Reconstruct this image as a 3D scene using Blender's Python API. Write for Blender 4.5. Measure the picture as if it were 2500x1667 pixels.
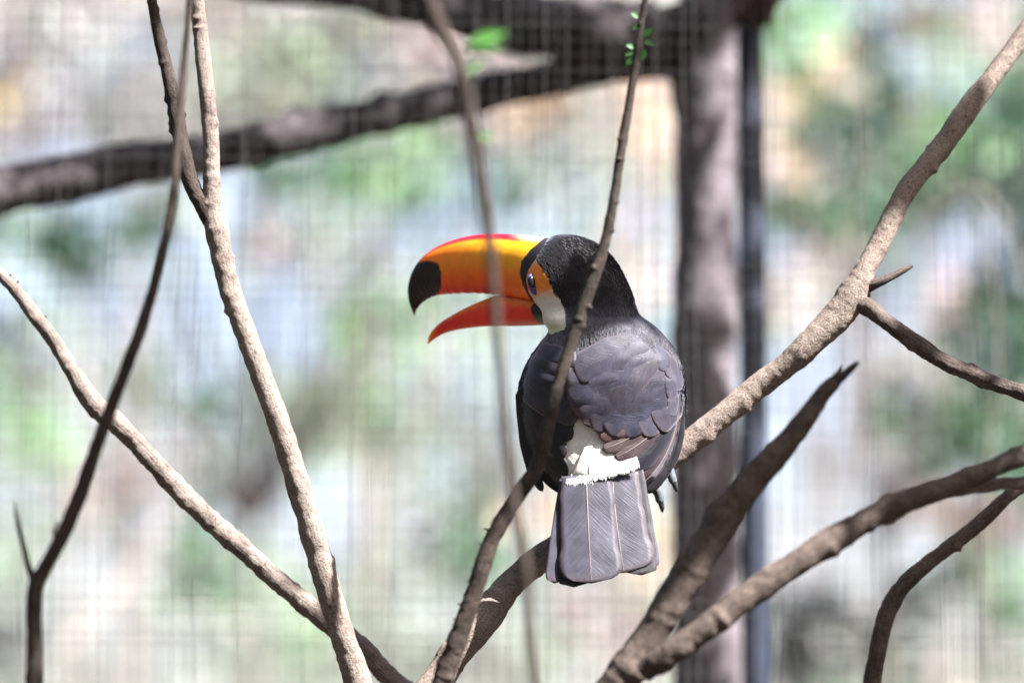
import bpy, math, random
import numpy as np
from mathutils import Vector, Matrix

random.seed(7)
RNG = np.random.default_rng(7)
scene = bpy.context.scene
COL = scene.collection
for o in list(bpy.data.objects):
    bpy.data.objects.remove(o)

# ------------------------------------------------------------------ camera
LENS, D = 135.0, 3.9
PITCH = math.radians(8.0)
CAMZ = 1.6
cam_data = bpy.data.cameras.new("camera")
cam = bpy.data.objects.new("camera", cam_data)
COL.objects.link(cam)
cam.location = (0, 0, CAMZ)
cam.rotation_euler = (math.radians(90) + PITCH, 0, 0)
cam_data.lens = LENS
cam_data.sensor_width = 36.0
cam_data.clip_start = 0.05
cam_data.clip_end = 3000
cam_data.dof.use_dof = True
cam_data.dof.focus_distance = D - 0.04
cam_data.dof.aperture_fstop = 2.1
scene.camera = cam

# ------------------------------------------------------------------ sky, sun, exposure
S = Vector((0.54, -0.38, 0.75)).normalized()          # towards the sun
world = bpy.data.worlds.new("World")
scene.world = world
world.use_nodes = True
wn = world.node_tree
wn.nodes.clear()
w_out = wn.nodes.new("ShaderNodeOutputWorld")
w_bg = wn.nodes.new("ShaderNodeBackground")
w_sky = wn.nodes.new("ShaderNodeTexSky")
w_sky.sky_type = 'NISHITA'
w_sky.sun_disc = False
w_sky.sun_elevation = math.asin(S.z)
w_sky.sun_rotation = math.atan2(S.x, S.y)
w_sky.air_density = 1.0
w_sky.dust_density = 2.8
w_sky.ozone_density = 1.0
w_bg.inputs["Strength"].default_value = 0.06
w_tint = wn.nodes.new("ShaderNodeMix")                 # camera white balance: a little less green than the raw sky
w_tint.data_type, w_tint.blend_type = 'RGBA', 'MULTIPLY'
w_tint.inputs[0].default_value = 1.0
w_tint.inputs[7].default_value = (1.08, 0.95, 0.985, 1)
wn.links.new(w_sky.outputs[0], w_tint.inputs[6])
wn.links.new(w_tint.outputs[2], w_bg.inputs[0])
wn.links.new(w_bg.outputs[0], w_out.inputs[0])

sun_data = bpy.data.lights.new("sun", 'SUN')
sun_data.energy = 5.0
sun_data.angle = math.radians(0.53)
sun_data.color = (1.0, 0.965, 0.94)
sun = bpy.data.objects.new("sun", sun_data)
COL.objects.link(sun)
sun.location = (3, -2, 8)
sun.rotation_euler = (-S).to_track_quat('-Z', 'Y').to_euler()

scene.view_settings.view_transform = 'Standard'
scene.view_settings.look = 'None'
scene.view_settings.gamma = 1.0
scene.view_settings.use_curve_mapping = False
scene.view_settings.exposure = 2.55
scene.render.engine = 'CYCLES'
scene.cycles.use_denoising = True
try:
    scene.cycles.denoiser = 'OPENIMAGEDENOISE'
except Exception:
    pass
scene.cycles.max_bounces = 6
scene.cycles.transparent_max_bounces = 8
scene.cycles.sample_clamp_indirect = 6.0

# ------------------------------------------------------------------ pixel -> world (photograph 2500 x 1667)
F = LENS / 36.0 * 2500.0
cp, sp = math.cos(PITCH), math.sin(PITCH)
RIGHT = np.array([1.0, 0, 0]); FWD = np.array([0, cp, sp]); UP = np.array([0, -sp, cp])
CAM = np.array([0, 0, CAMZ])
PX = D / F                                             # metres per photo pixel at the bird


def P(px, py, d):
    px, py, d = np.asarray(px, float), np.asarray(py, float), np.asarray(d, float)
    px, py, d = np.broadcast_arrays(px, py, d)
    v = FWD + ((px - 1250.0) / F)[..., None] * RIGHT + ((833.5 - py) / F)[..., None] * UP
    return CAM + d[..., None] * v


def B(px, py, off):
    """point near the bird: off in photo pixels, negative towards the viewer"""
    return P(px, py, D + np.asarray(off, float) * PX)


# ------------------------------------------------------------------ numpy helpers
def vnoise(p, seed=0):
    """value noise in about -1..1"""
    p = np.asarray(p, float)
    i = np.floor(p).astype(np.int64)
    f = p - i
    f = f * f * (3 - 2 * f)
    r = np.zeros(p.shape[:-1])
    for dx in (0, 1):
        for dy in (0, 1):
            for dz in (0, 1):
                h = (i[..., 0] + dx) * 374761393 + (i[..., 1] + dy) * 668265263 + (i[..., 2] + dz) * 2147483647 + seed * 974634777
                h = (h ^ (h >> 13)) * 1274126177
                h = (h ^ (h >> 16)) & 0xFFFF
                w = (f[..., 0] if dx else 1 - f[..., 0]) * (f[..., 1] if dy else 1 - f[..., 1]) * (f[..., 2] if dz else 1 - f[..., 2])
                r += w * (h / 32767.5 - 1.0)
    return r


def smooth(a, b, x):
    t = np.clip((x - a) / (b - a), 0, 1)
    return t * t * (3 - 2 * t)


def catmull(pts, n):
    pts = np.asarray(pts, float)
    q = np.vstack([2 * pts[0] - pts[1], pts, 2 * pts[-1] - pts[-2]])
    seg = len(pts) - 1
    u = np.linspace(0, seg, n)
    k = np.minimum(u.astype(int), seg - 1)
    t = (u - k)[:, None]
    p0, p1, p2, p3 = q[k], q[k + 1], q[k + 2], q[k + 3]
    return 0.5 * ((2 * p1) + (-p0 + p2) * t + (2 * p0 - 5 * p1 + 4 * p2 - p3) * t ** 2 + (-p0 + 3 * p1 - 3 * p2 + p3) * t ** 3)


def inside(poly, x, y):
    poly = np.asarray(poly, float)
    r = np.zeros(np.shape(x), bool)
    j = len(poly) - 1
    for i in range(len(poly)):
        xi, yi = poly[i]; xj, yj = poly[j]
        if yi != yj:
            c = ((yi > y) != (yj > y)) & (x < (xj - xi) * (y - yi) / (yj - yi) + xi)
            r ^= c
        j = i
    return r


def mesh_np(name, verts, quads=None, tris=None, mat=None, parent=None, col=None, uv=None, shade=True):
    me = bpy.data.meshes.new(name)
    verts = np.asarray(verts, np.float32).reshape(-1, 3)
    loops, starts, n = [], [], 0
    if quads is not None and len(quads):
        quads = np.asarray(quads, np.int32)
        loops.append(quads.ravel()); starts.append(n + 4 * np.arange(len(quads))); n += quads.size
    if tris is not None and len(tris):
        tris = np.asarray(tris, np.int32)
        loops.append(tris.ravel()); starts.append(n + 3 * np.arange(len(tris))); n += tris.size
    loops = np.concatenate(loops).astype(np.int32)
    starts = np.concatenate(starts).astype(np.int32)
    me.vertices.add(len(verts)); me.vertices.foreach_set("co", verts.ravel())
    me.loops.add(len(loops)); me.loops.foreach_set("vertex_index", loops)
    me.polygons.add(len(starts)); me.polygons.foreach_set("loop_start", starts)
    if uv is not None:
        l = me.uv_layers.new(name="UVMap")
        l.data.foreach_set("uv", np.asarray(uv, np.float32)[loops].ravel())
    if col is not None:
        a = me.color_attributes.new("Col", 'FLOAT_COLOR', 'POINT')
        c = np.ones((len(verts), 4), np.float32); c[:, :3] = col
        a.data.foreach_set("color", c.ravel())
    me.update(calc_edges=True)
    me.validate()
    if shade:
        me.polygons.foreach_set("use_smooth", np.ones(len(me.polygons), bool))
    o = bpy.data.objects.new(name, me)
    COL.objects.link(o)
    if mat:
        me.materials.append(mat)
    if parent is not None:
        link_to(o, parent)
    return o


def link_to(o, parent):
    """meshes are made in world coordinates; keep them there under a moved parent"""
    o.parent = parent
    if parent.parent is None:
        o.matrix_parent_inverse = Matrix.Translation(-Vector(parent.location))


def thing(name, label, cat, loc=(0, 0, 0), group=None):
    o = bpy.data.objects.new(name, None)
    COL.objects.link(o)
    o.empty_display_size = 0.1
    o.location = loc
    o["label"] = label; o["category"] = cat
    if group:
        o["group"] = group
    return o


# ------------------------------------------------------------------ materials
def new_mat(name):
    m = bpy.data.materials.new(name)
    m.use_nodes = True
    nt = m.node_tree
    nt.nodes.clear()
    out = nt.nodes.new("ShaderNodeOutputMaterial")
    return m, nt, out


def N(nt, kind, **kw):
    n = nt.nodes.new(kind)
    for k, v in kw.items():
        if hasattr(n, k):
            setattr(n, k, v)
        else:
            n.inputs[k.replace("_", " ")].default_value = v
    return n


def ramp(nt, fac, stops):
    r = nt.nodes.new("ShaderNodeValToRGB")
    e = r.color_ramp.elements
    e[0].position, e[0].color = stops[0][0], (*stops[0][1], 1)
    e[1].position, e[1].color = stops[-1][0], (*stops[-1][1], 1)
    for p, c in stops[1:-1]:
        x = e.new(p); x.color = (*c, 1)
    nt.links.new(fac, r.inputs[0])
    return r


def bark_mat(name, dark, mid, light, streak=1.0, bump=0.5, fine=420.0):
    m, nt, out = new_mat(name)
    L = nt.links.new
    tc = N(nt, "ShaderNodeTexCoord")
    mp = N(nt, "ShaderNodeMapping")
    mp.inputs["Scale"].default_value = (420, 420 / (1 + 5 * streak), 1)
    L(tc.outputs["UV"], mp.inputs[0])
    n1 = N(nt, "ShaderNodeTexNoise"); n1.inputs["Scale"].default_value = 1.0; n1.inputs["Detail"].default_value = 6; n1.inputs["Roughness"].default_value = 0.65
    L(mp.outputs[0], n1.inputs["Vector"])
    n2 = N(nt, "ShaderNodeTexNoise"); n2.inputs["Scale"].default_value = 38; n2.inputs["Detail"].default_value = 4
    L(tc.outputs["Object"], n2.inputs["Vector"])
    n3 = N(nt, "ShaderNodeTexNoise"); n3.inputs["Scale"].default_value = fine; n3.inputs["Detail"].default_value = 5; n3.inputs["Roughness"].default_value = 0.7
    L(tc.outputs["Object"], n3.inputs["Vector"])
    mx = N(nt, "ShaderNodeMath", operation='MULTIPLY_ADD'); mx.inputs[1].default_value = 0.55
    L(n1.outputs[0], mx.inputs[0])
    m2 = N(nt, "ShaderNodeMath", operation='MULTIPLY'); m2.inputs[1].default_value = 0.45
    L(n2.outputs[0], m2.inputs[0]); L(m2.outputs[0], mx.inputs[2])
    r = ramp(nt, mx.outputs[0], [(0.30, dark), (0.47, mid), (0.68, light)])
    # dark lenticels and pits
    r3 = ramp(nt, n3.outputs[0], [(0.36, (0.30, 0.26, 0.24)), (0.46, (0.95, 0.95, 0.95)), (0.62, (1.12, 1.1, 1.08))])
    mul = N(nt, "ShaderNodeMix", data_type='RGBA', blend_type='MULTIPLY'); mul.inputs[0].default_value = 0.9
    L(r.outputs[0], mul.inputs[6]); L(r3.outputs[0], mul.inputs[7])
    b = N(nt, "ShaderNodeBsdfPrincipled"); b.inputs["Roughness"].default_value = 0.85; b.inputs["Specular IOR Level"].default_value = 0.25
    L(mul.outputs[2], b.inputs["Base Color"])
    ad = N(nt, "ShaderNodeMath", operation='ADD'); L(n1.outputs[0], ad.inputs[0]); L(n3.outputs[0], ad.inputs[1])
    bp = N(nt, "ShaderNodeBump"); bp.inputs["Strength"].default_value = bump; bp.inputs["Distance"].default_value = 0.0022
    L(ad.outputs[0], bp.inputs["Height"]); L(bp.outputs[0], b.inputs["Normal"])
    L(b.outputs[0], out.inputs[0])
    return m


def leaf_mat(name, transl=0.45, rough=0.5):
    m, nt, out = new_mat(name)
    L = nt.links.new
    at = N(nt, "ShaderNodeAttribute"); at.attribute_name = "Col"
    d = N(nt, "ShaderNodeBsdfPrincipled"); d.inputs["Roughness"].default_value = rough
    L(at.outputs[0], d.inputs["Base Color"])
    t = N(nt, "ShaderNodeBsdfTranslucent")
    L(at.outputs[0], t.inputs[0])
    mx = N(nt, "ShaderNodeMixShader"); mx.inputs[0].default_value = transl
    L(d.outputs[0], mx.inputs[1]); L(t.outputs[0], mx.inputs[2]); L(mx.outputs[0], out.inputs[0])
    return m


def plumage_mat(name, sheen=0.3, bump=0.3):
    m, nt, out = new_mat(name)
    L = nt.links.new
    at = N(nt, "ShaderNodeAttribute"); at.attribute_name = "Col"
    tc = N(nt, "ShaderNodeTexCoord")
    mp = N(nt, "ShaderNodeMapping"); mp.inputs["Scale"].default_value = (900, 900, 160)
    L(tc.outputs["Object"], mp.inputs[0])
    n = N(nt, "ShaderNodeTexNoise"); n.inputs["Scale"].default_value = 1; n.inputs["Detail"].default_value = 4
    L(mp.outputs[0], n.inputs["Vector"])
    r = ramp(nt, n.outputs[0], [(0.3, (0.62, 0.62, 0.64)), (0.7, (1.25, 1.25, 1.25))])
    mul = N(nt, "ShaderNodeMix", data_type='RGBA', blend_type='MULTIPLY'); mul.inputs[0].default_value = 1
    mr = N(nt, "ShaderNodeMapRange"); mr.inputs[1].default_value = 0.05; mr.inputs[2].default_value = 0.4; mr.inputs[3].default_value = 1.0; mr.inputs[4].default_value = 0.22
    L(at.outputs["Fac"], mr.inputs[0]); L(mr.outputs[0], mul.inputs[0])
    L(at.outputs[0], mul.inputs[6]); L(r.outputs[0], mul.inputs[7])
    b = N(nt, "ShaderNodeBsdfPrincipled"); b.inputs["Roughness"].default_value = 0.6
    b.inputs["Sheen Weight"].default_value = sheen; b.inputs["Sheen Roughness"].default_value = 0.4
    b.inputs["Sheen Tint"].default_value = (0.75, 0.8, 1, 1)
    b.inputs["Specular IOR Level"].default_value = 0.3
    L(mul.outputs[2], b.inputs["Base Color"])
    bp = N(nt, "ShaderNodeBump"); bp.inputs["Strength"].default_value = bump; bp.inputs["Distance"].default_value = 0.0012
    L(n.outputs[0], bp.inputs["Height"]); L(bp.outputs[0], b.inputs["Normal"])
    L(b.outputs[0], out.inputs[0])
    return m


def feather_mat(name, base, edge, spec=0.28, rough=0.5):
    """uv: x across -1..1 mapped 0..1, y along in units of the feather's length (0 base, 1 tip)"""
    m, nt, out = new_mat(name)
    L = nt.links.new
    tc = N(nt, "ShaderNodeTexCoord")
    sx = N(nt, "ShaderNodeSeparateXYZ"); L(tc.outputs["UV"], sx.inputs[0])
    a = N(nt, "ShaderNodeMath", operation='SUBTRACT'); a.inputs[1].default_value = 0.5; L(sx.outputs[0], a.inputs[0])
    ab = N(nt, "ShaderNodeMath", operation='ABSOLUTE'); L(a.outputs[0], ab.inputs[0])
    # barbs run obliquely from the shaft to the edge
    k = N(nt, "ShaderNodeMath", operation='MULTIPLY_ADD'); k.inputs[1].default_value = -0.55; L(ab.outputs[0], k.inputs[0]); L(sx.outputs[1], k.inputs[2])
    cb = N(nt, "ShaderNodeCombineXYZ"); L(k.outputs[0], cb.inputs[1]); L(ab.outputs[0], cb.inputs[0])
    inf = N(nt, "ShaderNodeObjectInfo"); L(inf.outputs["Random"], cb.inputs[2])
    mp = N(nt, "ShaderNodeMapping"); mp.inputs["Scale"].default_value = (3, 60, 40); L(cb.outputs[0], mp.inputs[0])
    n = N(nt, "ShaderNodeTexNoise"); n.inputs["Scale"].default_value = 1.0; n.inputs["Detail"].default_value = 5; n.inputs["Roughness"].default_value = 0.65
    L(mp.outputs[0], n.inputs["Vector"])
    n2 = N(nt, "ShaderNodeTexNoise"); n2.inputs["Scale"].default_value = 55; n2.inputs["Detail"].default_value = 3
    L(tc.outputs["Object"], n2.inputs["Vector"])
    v = N(nt, "ShaderNodeMath", operation='MULTIPLY_ADD'); v.inputs[1].default_value = 0.5; L(n.outputs[0], v.inputs[0])
    v2 = N(nt, "ShaderNodeMath", operation='MULTIPLY'); v2.inputs[1].default_value = 0.5; L(n2.outputs[0], v2.inputs[0]); L(v2.outputs[0], v.inputs[2])
    lo = tuple(c * 0.5 for c in base); hi = tuple(c * 1.8 for c in base)
    r = ramp(nt, v.outputs[0], [(0.32, lo), (0.5, base), (0.68, hi)])
    # worn paler brown margin
    e1 = N(nt, "ShaderNodeMapRange"); e1.inputs[1].default_value = 0.40; e1.inputs[2].default_value = 0.5; L(ab.outputs[0], e1.inputs[0])
    e2 = N(nt, "ShaderNodeMapRange"); e2.inputs[1].default_value = 0.88; e2.inputs[2].default_value = 1.0; L(sx.outputs[1], e2.inputs[0])
    em = N(nt, "ShaderNodeMath", operation='MAXIMUM'); L(e1.outputs[0], em.inputs[0]); L(e2.outputs[0], em.inputs[1])
    em2 = N(nt, "ShaderNodeMath", operation='MULTIPLY'); em2.inputs[1].default_value = 0.75; L(em.outputs[0], em2.inputs[0])
    mx = N(nt, "ShaderNodeMix", data_type='RGBA'); L(em2.outputs[0], mx.inputs[0]); L(r.outputs[0], mx.inputs[6]); mx.inputs[7].default_value = (*edge, 1)
    b = N(nt, "ShaderNodeBsdfPrincipled"); b.inputs["Roughness"].default_value = rough
    b.inputs["Specular IOR Level"].default_value = spec
    b.inputs["Sheen Weight"].default_value = 0.3; b.inputs["Sheen Roughness"].default_value = 0.35; b.inputs["Sheen Tint"].default_value = (0.8, 0.82, 1, 1)
    # every feather a little lighter, darker, browner or bluer than the next
    vr = ramp(nt, inf.outputs["Random"], [(0.0, (0.72, 0.76, 0.84)), (0.35, (1.25, 1.08, 1.02)), (0.65, (0.85, 0.9, 1.05)), (1.0, (1.35, 1.3, 1.3))])
    vm = N(nt, "ShaderNodeMix", data_type='RGBA', blend_type='MULTIPLY'); vm.inputs[0].default_value = 0.9 if max(base) < .5 else 0.0
    L(mx.outputs[2], vm.inputs[6]); L(vr.outputs[0], vm.inputs[7])
    L(vm.outputs[2], b.inputs["Base Color"])
    bp = N(nt, "ShaderNodeBump"); bp.inputs["Strength"].default_value = 0.6; bp.inputs["Distance"].default_value = 0.0008
    L(n.outputs[0], bp.inputs["Height"]); L(bp.outputs[0], b.inputs["Normal"])
    L(b.outputs[0], out.inputs[0])
    return m


def simple_mat(name, color, rough=0.6, spec=0.4, metal=0.0, noise=0.0, scale=60, coat=0.0):
    m, nt, out = new_mat(name)
    L = nt.links.new
    b = N(nt, "ShaderNodeBsdfPrincipled"); b.inputs["Roughness"].default_value = rough
    b.inputs["Specular IOR Level"].default_value = spec; b.inputs["Metallic"].default_value = metal
    b.inputs["Coat Weight"].default_value = coat; b.inputs["Coat Roughness"].default_value = 0.05
    tc = N(nt, "ShaderNodeTexCoord")
    n = N(nt, "ShaderNodeTexNoise"); n.inputs["Scale"].default_value = scale; n.inputs["Detail"].default_value = 5
    L(tc.outputs["Object"], n.inputs["Vector"])
    r = ramp(nt, n.outputs[0], [(0.3, tuple(c * (1 - noise) for c in color)), (0.7, tuple(min(1, c * (1 + noise)) for c in color))])
    L(r.outputs[0], b.inputs["Base Color"])
    L(b.outputs[0], out.inputs[0])
    return m


def bill_mat(name):
    m, nt, out = new_mat(name)
    L = nt.links.new
    at = N(nt, "ShaderNodeAttribute"); at.attribute_name = "Col"
    tc = N(nt, "ShaderNodeTexCoord")
    n = N(nt, "ShaderNodeTexNoise"); n.inputs["Scale"].default_value = 90; n.inputs["Detail"].default_value = 4
    L(tc.outputs["Object"], n.inputs["Vector"])
    r = ramp(nt, n.outputs[0], [(0.3, (0.9, 0.86, 0.8)), (0.7, (1.05, 1.05, 1.05))])
    mul = N(nt, "ShaderNodeMix", data_type='RGBA', blend_type='MULTIPLY'); mul.inputs[0].default_value = 1
    L(at.outputs[0], mul.inputs[6]); L(r.outputs[0], mul.inputs[7])
    b = N(nt, "ShaderNodeBsdfPrincipled"); b.inputs["Roughness"].default_value = 0.38
    b.inputs["Specular IOR Level"].default_value = 0.35
    b.inputs["Subsurface Weight"].default_value = 0.35
    b.inputs["Subsurface Radius"].default_value = (0.012, 0.005, 0.002)
    b.inputs["Subsurface Scale"].default_value = 1.0
    L(mul.outputs[2], b.inputs["Base Color"])
    L(b.outputs[0], out.inputs[0])
    return m


M = {}
M['bark_pale'] = bark_mat('pale_bark', (0.095, 0.074, 0.064), (0.20, 0.163, 0.142), (0.30, 0.255, 0.225), 0.8, 0.8)
M['bark_perch'] = bark_mat('perch_bark', (0.10, 0.076, 0.064), (0.215, 0.172, 0.147), (0.32, 0.265, 0.227), 0.25, 0.9)
M['bark_weathered'] = bark_mat('weathered_bark', (0.06, 0.046, 0.042), (0.17, 0.138, 0.122), (0.30, 0.255, 0.23), 1.6, 1.0)
M['bark_brown'] = bark_mat('brown_bark', (0.018, 0.013, 0.011), (0.041, 0.031, 0.026), (0.080, 0.061, 0.051), 0.8, 0.8)  # tones lowered to put the shade on the front stems into the bark
M['bark_dark'] = bark_mat('dark_bark', (0.018, 0.013, 0.012), (0.04, 0.028, 0.026), (0.08, 0.058, 0.05), 0.8, 0.6)
M['bark_trunk'] = bark_mat('trunk_bark', (0.075, 0.064, 0.072), (0.15, 0.13, 0.146), (0.25, 0.225, 0.25), 0.5, 0.6, 120)
M['bark_limb_shaded'] = bark_mat('limb_bark_shaded', (0.010, 0.008, 0.009), (0.027, 0.022, 0.025), (0.16, 0.14, 0.155), 0.5, 0.6, 120)  # dark and mid tones lowered to put shade into the limb colour
M['bark_mid'] = bark_mat('mid_bark', (0.033, 0.025, 0.022), (0.080, 0.061, 0.052), (0.15, 0.117, 0.098), 0.8, 0.8)
M['bark_side'] = bark_mat('dark_weathered_bark', (0.03, 0.023, 0.021), (0.085, 0.066, 0.058), (0.17, 0.138, 0.122), 2.2, 1.0)
M['bark_far'] = bark_mat('far_bark', (0.12, 0.10, 0.09), (0.20, 0.17, 0.15), (0.30, 0.26, 0.23), 0.5, 0.3, 60)
M['leaf'] = leaf_mat('leaf')
M['plumage'] = plumage_mat('plumage')
M['bill'] = bill_mat('bill')
M['wing'] = feather_mat('wing_feather_slate', (0.030, 0.029, 0.041), (0.095, 0.076, 0.080))
M['wing_brown'] = feather_mat('wing_feather_brown', (0.05, 0.034, 0.034), (0.12, 0.08, 0.075))
M['wing_dark'] = feather_mat('wing_feather_dark', (0.012, 0.011, 0.015), (0.035, 0.03, 0.032))
M['tail'] = feather_mat('tail_feather_sheen_grey', (0.036, 0.037, 0.052), (0.054, 0.042, 0.047))  # black feathers greyed, the sheen of lit plumage put into the base colour
M['white_feather'] = feather_mat('white_feather', (0.80, 0.77, 0.74), (0.85, 0.82, 0.78), 0.2, 0.7)
M['shaft'] = simple_mat('feather_shaft', (0.22, 0.185, 0.165), 0.4)
M['eye_ring'] = simple_mat('eye_ring_skin', (0.055, 0.050, 0.19), 0.55, noise=0.3, scale=700)
M['eye'] = simple_mat('eye_iris', (0.008, 0.006, 0.008), 0.12, 0.35, coat=0.25)
M['toe'] = simple_mat('toe_skin', (0.085, 0.10, 0.115), 0.6, noise=0.4, scale=900)
M['claw'] = simple_mat('claw_horn', (0.03, 0.03, 0.03), 0.35)
M['wire'] = simple_mat('wire_grey', (0.05, 0.05, 0.05), 0.6, 0.3, 0.0, 0.3, 30)
M['post'] = simple_mat('slate_painted_steel', (0.020, 0.027, 0.048), 0.5, 0.4, 0.0, 0.15, 20)
M['rust'] = simple_mat('rusty_steel', (0.035, 0.018, 0.015), 0.8, 0.2, 0.0, 0.4, 40)
M['ground'] = simple_mat('leaf_litter_ground', (0.08, 0.06, 0.046), 0.95, 0.1, 0.0, 0.5, 6)

# ------------------------------------------------------------------ ground
gv = []
nx = 60
xs = np.concatenate([-np.geomspace(2000, 3, 30), np.geomspace(3, 2000, 30)])
gx, gy = np.meshgrid(xs, xs + 8)
gz = np.where(np.hypot(gx, gy - 8) < 60, 0.05 * vnoise(np.stack([gx * 0.4, gy * 0.4, gx * 0], -1), 3), 0.0)
gv = np.stack([gx, gy, gz], -1).reshape(-1, 3)
idx = np.arange(nx * nx).reshape(nx, nx)
gq = np.stack([idx[:-1, :-1], idx[:-1, 1:], idx[1:, 1:], idx[1:, :-1]], -1).reshape(-1, 4)
ground = mesh_np('ground', gv, gq, mat=M['ground'])
ground["kind"] = "structure"


# ------------------------------------------------------------------ branches
def tube_arrays(path, radii, seg=18, step=0.0022, knots=0, rough=0.06, seed=1, lump=0.10, tip=True, knot_h=0.35, scalef=1.0):
    path = np.asarray(path, float); radii = np.asarray(radii, float)
    ln = np.linalg.norm(np.diff(path, axis=0), axis=1).sum()
    n = int(max(12, min(700, ln / step)))
    pr = catmull(np.hstack([path, radii[:, None]]), n)
    c, r = pr[:, :3], np.maximum(pr[:, 3], 1e-4)
    t = np.gradient(c, axis=0); t /= np.linalg.norm(t, axis=1)[:, None] + 1e-12
    # seam on the far side: reference axis points away from the camera
    ref = np.array([0, 1.0, 0.02])
    u = ref - (t @ ref)[:, None] * t; u /= np.linalg.norm(u, axis=1)[:, None] + 1e-12
    w = np.cross(t, u)
    s = np.concatenate([[0], np.cumsum(np.linalg.norm(np.diff(c, axis=0), axis=1))])
    ang = np.linspace(0, 2 * np.pi, seg + 1)
    rr = np.repeat(r[:, None], seg + 1, 1)
    rg = np.random.default_rng(seed)
    # knots, leaf scars, lumps
    for k in range(knots):
        s0 = rg.uniform(0.01, 0.99) * ln; a0 = rg.uniform(0, 2 * np.pi)
        rad = np.interp(s0, s, r); hw = rad * rg.uniform(0.30, 0.65)
        da = np.abs((ang[None, :] - a0 + np.pi) % (2 * np.pi) - np.pi)
        rr += rad * knot_h * rg.uniform(0.5, 1.2) * np.exp(-((s[:, None] - s0) / hw) ** 2) * np.exp(-(da / rg.uniform(0.35, 0.9)) ** 2)
        rr += rad * 0.03 * np.exp(-((s[:, None] - s0) / (hw * 1.3)) ** 2)
    d = np.cos(ang)[None, :, None] * u[:, None, :] + np.sin(ang)[None, :, None] * w[:, None, :]
    base = c[:, None, :] + d * rr[..., None]
    meanr = float(np.mean(r))
    q = base / meanr
    fr = lump * vnoise(q * 0.55, seed) + rough * vnoise(q * 2.1, seed + 5) + rough * 0.6 * vnoise(q * 5.0 * np.array([1, 1, 0.6]), seed + 9)
    rr = rr * (1 + fr)
    if tip:
        m = min(n // 4, 4)
        end = np.sqrt(np.clip(1 - (np.arange(m) / m) ** 2, 0, 1))
        rr[-m:] *= end[:, None] * 0.9 + 0.02
    v = c[:, None, :] + d * rr[..., None]
    uv = np.stack([np.repeat((ang / (2 * np.pi))[None], n, 0) * 2 * np.pi * meanr, np.repeat(s[:, None], seg + 1, 1)], -1)
    i = np.arange(n * (seg + 1)).reshape(n, seg + 1)
    f = np.stack([i[:-1, :-1], i[:-1, 1:], i[1:, 1:], i[1:, :-1]], -1).reshape(-1, 4)
    return v.reshape(-1, 3), f, uv.reshape(-1, 2)


def pxpath(rows):
    """rows: (px, py, depth, width_px) -> points and radii in metres"""
    rows = np.asarray(rows, float)
    pts = P(rows[:, 0], rows[:, 1], rows[:, 2])
    return pts, rows[:, 3] * 0.5 * rows[:, 2] / F


def to_ground(pts, rad, base_xy, rbase):
    """continue the lower end of a branch (first point) down into the ground outside the frame"""
    p0 = pts[0]; dirn = pts[0] - pts[1]; dirn /= np.linalg.norm(dirn)
    b = np.array([base_xy[0], base_xy[1], -0.08])
    L = np.linalg.norm(b - p0)
    a = p0 + dirn * L * 0.3
    mid = 0.35 * a + 0.65 * b + np.array([0, 0, 0.12])
    ext = np.array([b, mid, a])
    er = np.array([rbase, 0.6 * rbase + 0.4 * rad[0], 0.2 * rbase + 0.8 * rad[0]])
    return np.vstack([ext, pts]), np.concatenate([er, rad])


def limb(name, parent, rows=None, pts=None, rad=None, mat='bark_pale', base=None, rbase=0.03, ws=0.85, **kw):
    if rows is not None:
        pts, rad = pxpath(rows)
        rad = rad * ws
    if base is not None:
        pts, rad = to_ground(pts, rad, base, rbase)
    v, f, uv = tube_arrays(pts, rad, **kw)
    return mesh_np(name, v, f, mat=M[mat], parent=parent, uv=uv)


def splinters(parent, rows, n, seed, lo, hi, mat='bark_pale', side=-1):
    """short dry bark splinters standing off the edge of a stem"""
    pts, rad = pxpath(rows)
    pr = catmull(np.hstack([pts, rad[:, None]]), 200)
    rg = np.random.default_rng(seed)
    V, T = [], []
    for k in range(n):
        i = rg.integers(5, 195)
        c, r = pr[i, :3], pr[i, 3]
        t = pr[i + 1, :3] - pr[i - 1, :3]; t /= np.linalg.norm(t)
        sd = np.cross(t, FWD); sd /= np.linalg.norm(sd)
        if sd[0] * side < 0: sd = -sd
        a = rg.uniform(-0.7, 0.7)
        dr = sd * math.cos(a) - FWD * 0.4 * rg.uniform(-1, 1) + t * rg.uniform(-0.5, 0.5)
        dr /= np.linalg.norm(dr)
        b = c + sd * r * 0.7
        L = rg.uniform(lo, hi); wv = t * L * rg.uniform(0.12, 0.25); dv = np.cross(dr, wv) * 0.7
        j = len(V)
        V += [b + wv, b - wv, b + dv, b + dr * L]
        T += [(j, j + 1, j + 3), (j + 1, j + 2, j + 3), (j + 2, j, j + 3), (j, j + 2, j + 1)]
    o = mesh_np('bark_splinters', V, tris=T, mat=M[mat], parent=parent, uv=np.zeros((len(V), 2)), shade=False)
    o["kind"] = "stuff"
    return o


def branch(label, base_pt, group=None):
    return thing('bare_branch', label, 'branch', base_pt, group)


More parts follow.
